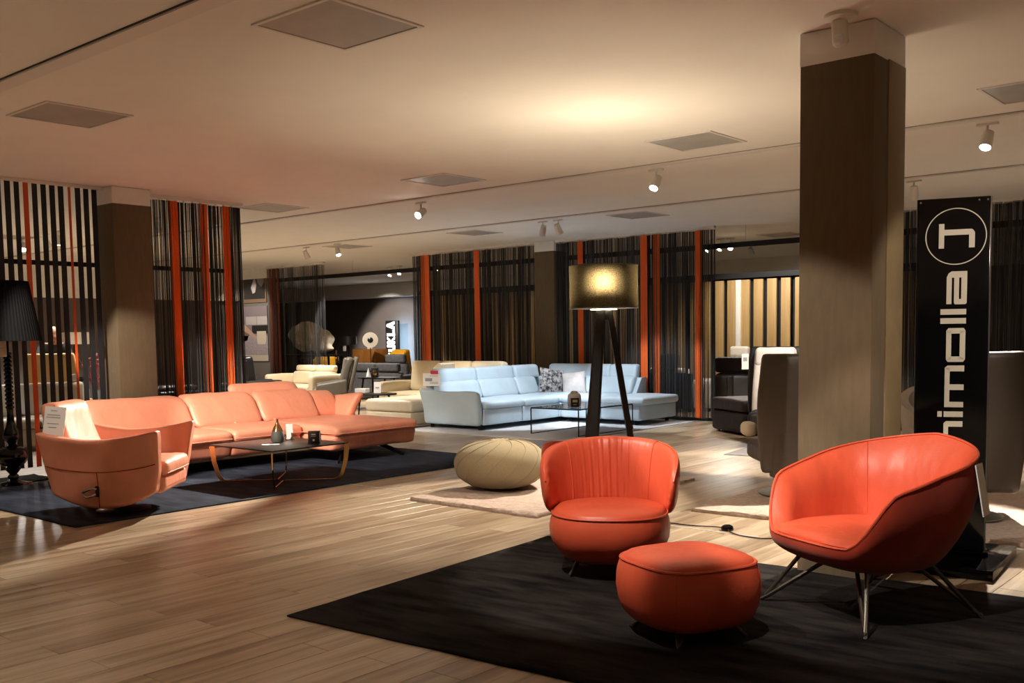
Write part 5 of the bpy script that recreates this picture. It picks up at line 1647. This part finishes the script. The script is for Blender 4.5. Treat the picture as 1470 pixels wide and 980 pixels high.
for k in range(26):
    a = random.random() * 2 * PI; r1 = random.uniform(0.08, 0.32); z = random.uniform(0.85, 1.25)
    m.tube([(0, 0, 0.55), (r1 * 0.5 * math.cos(a), r1 * 0.5 * math.sin(a), 0.5 + (z - 0.5) * 0.6), (r1 * math.cos(a), r1 * math.sin(a), z)], 0.006, 4)
    m.sphere((r1 * math.cos(a), r1 * math.sin(a), z), 0.03, 6, 4)
tag(m.build('branches', 'dried_red', t), kind='stuff')
t = thing('side_cube', 'small white cube on the pale sofa back behind the blind', 'box', (-14.18, 6.85, 0.885))
box('cube', 'paper', t, (0, 0, 0.05), (0.10, 0.10, 0.10), b=0.004)

# ---- person leaning on the tan recliner
def skin_mesh(name, joints, edges, mat, parent, levels=2):
    """joints: name -> ((x,y,z), radius)"""
    keys = list(joints)
    me = bpy.data.meshes.new(name)
    me.from_pydata([joints[k][0] for k in keys], [(keys.index(a), keys.index(b)) for a, b in edges], [])
    o = bpy.data.objects.new(name, me)
    COL.objects.link(o)
    if parent: o.parent = parent
    sk = o.modifiers.new('skin', 'SKIN')
    for i, k in enumerate(keys):
        r = joints[k][1]
        me.skin_vertices[0].data[i].radius = (r, r) if not isinstance(r, tuple) else r
        me.skin_vertices[0].data[i].use_root = (i == 0)
    ss = o.modifiers.new('sub', 'SUBSURF'); ss.levels = levels; ss.render_levels = levels
    me.materials.append(MAT[mat])
    for mod_smooth in (sk,): mod_smooth.use_smooth_shade = True
    return o
P = thing('person', 'bald person in black jacket leaning on the tan recliner, hands clasped', 'person', (-16.2, 7.52, 0), R(68))
# local: faces -y ; x to their left
J = {
 'pelvis': ((0, 0.10, 0.93), 0.135), 'waist': ((0, 0.04, 1.08), 0.125), 'chest': ((0, -0.06, 1.27), 0.15), 'neck0': ((0, -0.13, 1.42), 0.07), 'neck1': ((0, -0.17, 1.50), 0.055),
 'lsh': ((0.18, -0.09, 1.37), 0.075), 'rsh': ((-0.18, -0.09, 1.37), 0.075), 'lel': ((0.25, -0.24, 1.15), 0.05), 'rel': ((-0.25, -0.24, 1.15), 0.05),
 'lwr': ((0.05, -0.43, 1.205), 0.034), 'rwr': ((-0.05, -0.43, 1.22), 0.034), 'lpalm': ((0.01, -0.485, 1.205), 0.036), 'rpalm': ((-0.015, -0.485, 1.235), 0.036),
 'lhip': ((0.10, 0.10, 0.88), 0.10), 'rhip': ((-0.10, 0.10, 0.88), 0.10), 'lkn': ((0.12, 0.08, 0.50), 0.065), 'rkn': ((-0.12, 0.06, 0.50), 0.065),
 'lan': ((0.13, 0.14, 0.09), 0.045), 'ran': ((-0.13, 0.12, 0.09), 0.045), 'lto': ((0.15, -0.06, 0.045), 0.04), 'rto': ((-0.15, -0.08, 0.045), 0.04),
}
E_ = [('pelvis', 'waist'), ('waist', 'chest'), ('chest', 'neck0'), ('neck0', 'neck1'), ('chest', 'lsh'), ('chest', 'rsh'), ('lsh', 'lel'), ('rsh', 'rel'), ('lel', 'lwr'), ('rel', 'rwr'), ('lwr', 'lpalm'), ('rwr', 'rpalm'),
      ('pelvis', 'lhip'), ('pelvis', 'rhip'), ('lhip', 'lkn'), ('rhip', 'rkn'), ('lkn', 'lan'), ('rkn', 'ran'), ('lan', 'lto'), ('ran', 'rto')]
body = skin_mesh('body', J, E_, 'skin', P)
J2 = {k: ((v[0][0], v[0][1], v[0][2]), v[1] * 1.12) for k, v in J.items() if k in ('pelvis', 'waist', 'chest', 'neck0', 'lsh', 'rsh', 'lel', 'rel', 'lwr', 'rwr')}
skin_mesh('jacket', J2, [e for e in E_ if e[0] in J2 and e[1] in J2], 'jacket_black', P)
J3 = {k: ((v[0][0], v[0][1], v[0][2]), v[1] * 1.12) for k, v in J.items() if k in ('pelvis', 'lhip', 'rhip', 'lkn', 'rkn', 'lan', 'ran')}
skin_mesh('trousers', J3, [e for e in E_ if e[0] in J3 and e[1] in J3], 'trousers_dark', P)
# fingers of the clasped hands
for s in (-1, 1):
    for k in range(4):
        z = (1.222 if s < 0 else 1.19) + k * 0.012 - 0.01
        jj = {'a': ((s * 0.035, -0.495, z), 0.010), 'b': ((s * 0.005, -0.53, z), 0.009), 'c': ((-s * 0.03, -0.525, z - 0.004), 0.008), 'd': ((-s * 0.045, -0.505, z - 0.006), 0.007)}
        skin_mesh('finger', jj, [('a', 'b'), ('b', 'c'), ('c', 'd')], 'skin', P, 1)
    jj = {'a': ((s * 0.03, -0.47, 1.25), 0.011), 'b': ((s * 0.012, -0.50, 1.268), 0.010), 'c': ((-s * 0.012, -0.515, 1.27), 0.009)}
    skin_mesh('thumb', jj, [('a', 'b'), ('b', 'c')], 'skin', P, 1)
# head: skull, brow, nose, mouth, ears
def head_r(a, v):
    """a angle from the face (-y); v 0 chin .. 1 crown"""
    prof = [(0, .030), (.06, .062), (.16, .075), (.3, .083), (.45, .090), (.6, .097), (.75, .094), (.88, .070), (.96, .038), (1, .004)]
    for (v0, r0), (v1, r1) in zip(prof, prof[1:]):
        if v0 <= v <= v1:
            r = r0 + (r1 - r0) * (v - v0) / (v1 - v0); break
    c = math.cos(a)
    rx, ry = r * 0.80, r * (1.0 + (0.12 if c < 0 and v > 0.4 else 0))
    x, y = math.sin(a) * rx, -math.cos(a) * ry
    f = max(0, c) ** 10
    if 0.30 < v < 0.55: y -= f * 0.024 * (1 - abs(v - 0.36) / 0.2 if v > 0.36 else 1)   # nose
    if 0.17 < v < 0.24: y -= max(0, c) ** 6 * 0.006                                     # lips
    e = math.exp(-((abs(a) - 0.42) / 0.16) ** 2) * math.exp(-((v - 0.53) / 0.05) ** 2)
    y += 0.009 * e                                                                      # eye sockets
    if v < 0.3: y -= 0.012 * (1 - v / 0.3) * max(0, c)
    return (x, y, v * 0.235)
hm = MB()
hr = [[head_r(((k + 0.5) / 36) * 2 * PI - PI, v / 28) for k in range(36)] for v in range(29)]
hm.loft(hr)
h_o = hm.build('head', 'skin', P, angle=80, loc=(0, -0.20, 1.475), rot=(R(12), 0, R(6)))
for s in (-1, 1):
    MB().sphere((s * 0.078, 0.008, 0.115), 0.03, 10, 6, (0.35, 0.6, 1.05)).build('ear', 'skin', h_o)
    MB().sphere((s * 0.031, -0.080, 0.126), 0.010, 8, 6).build('eye', 'picture_pale', h_o)
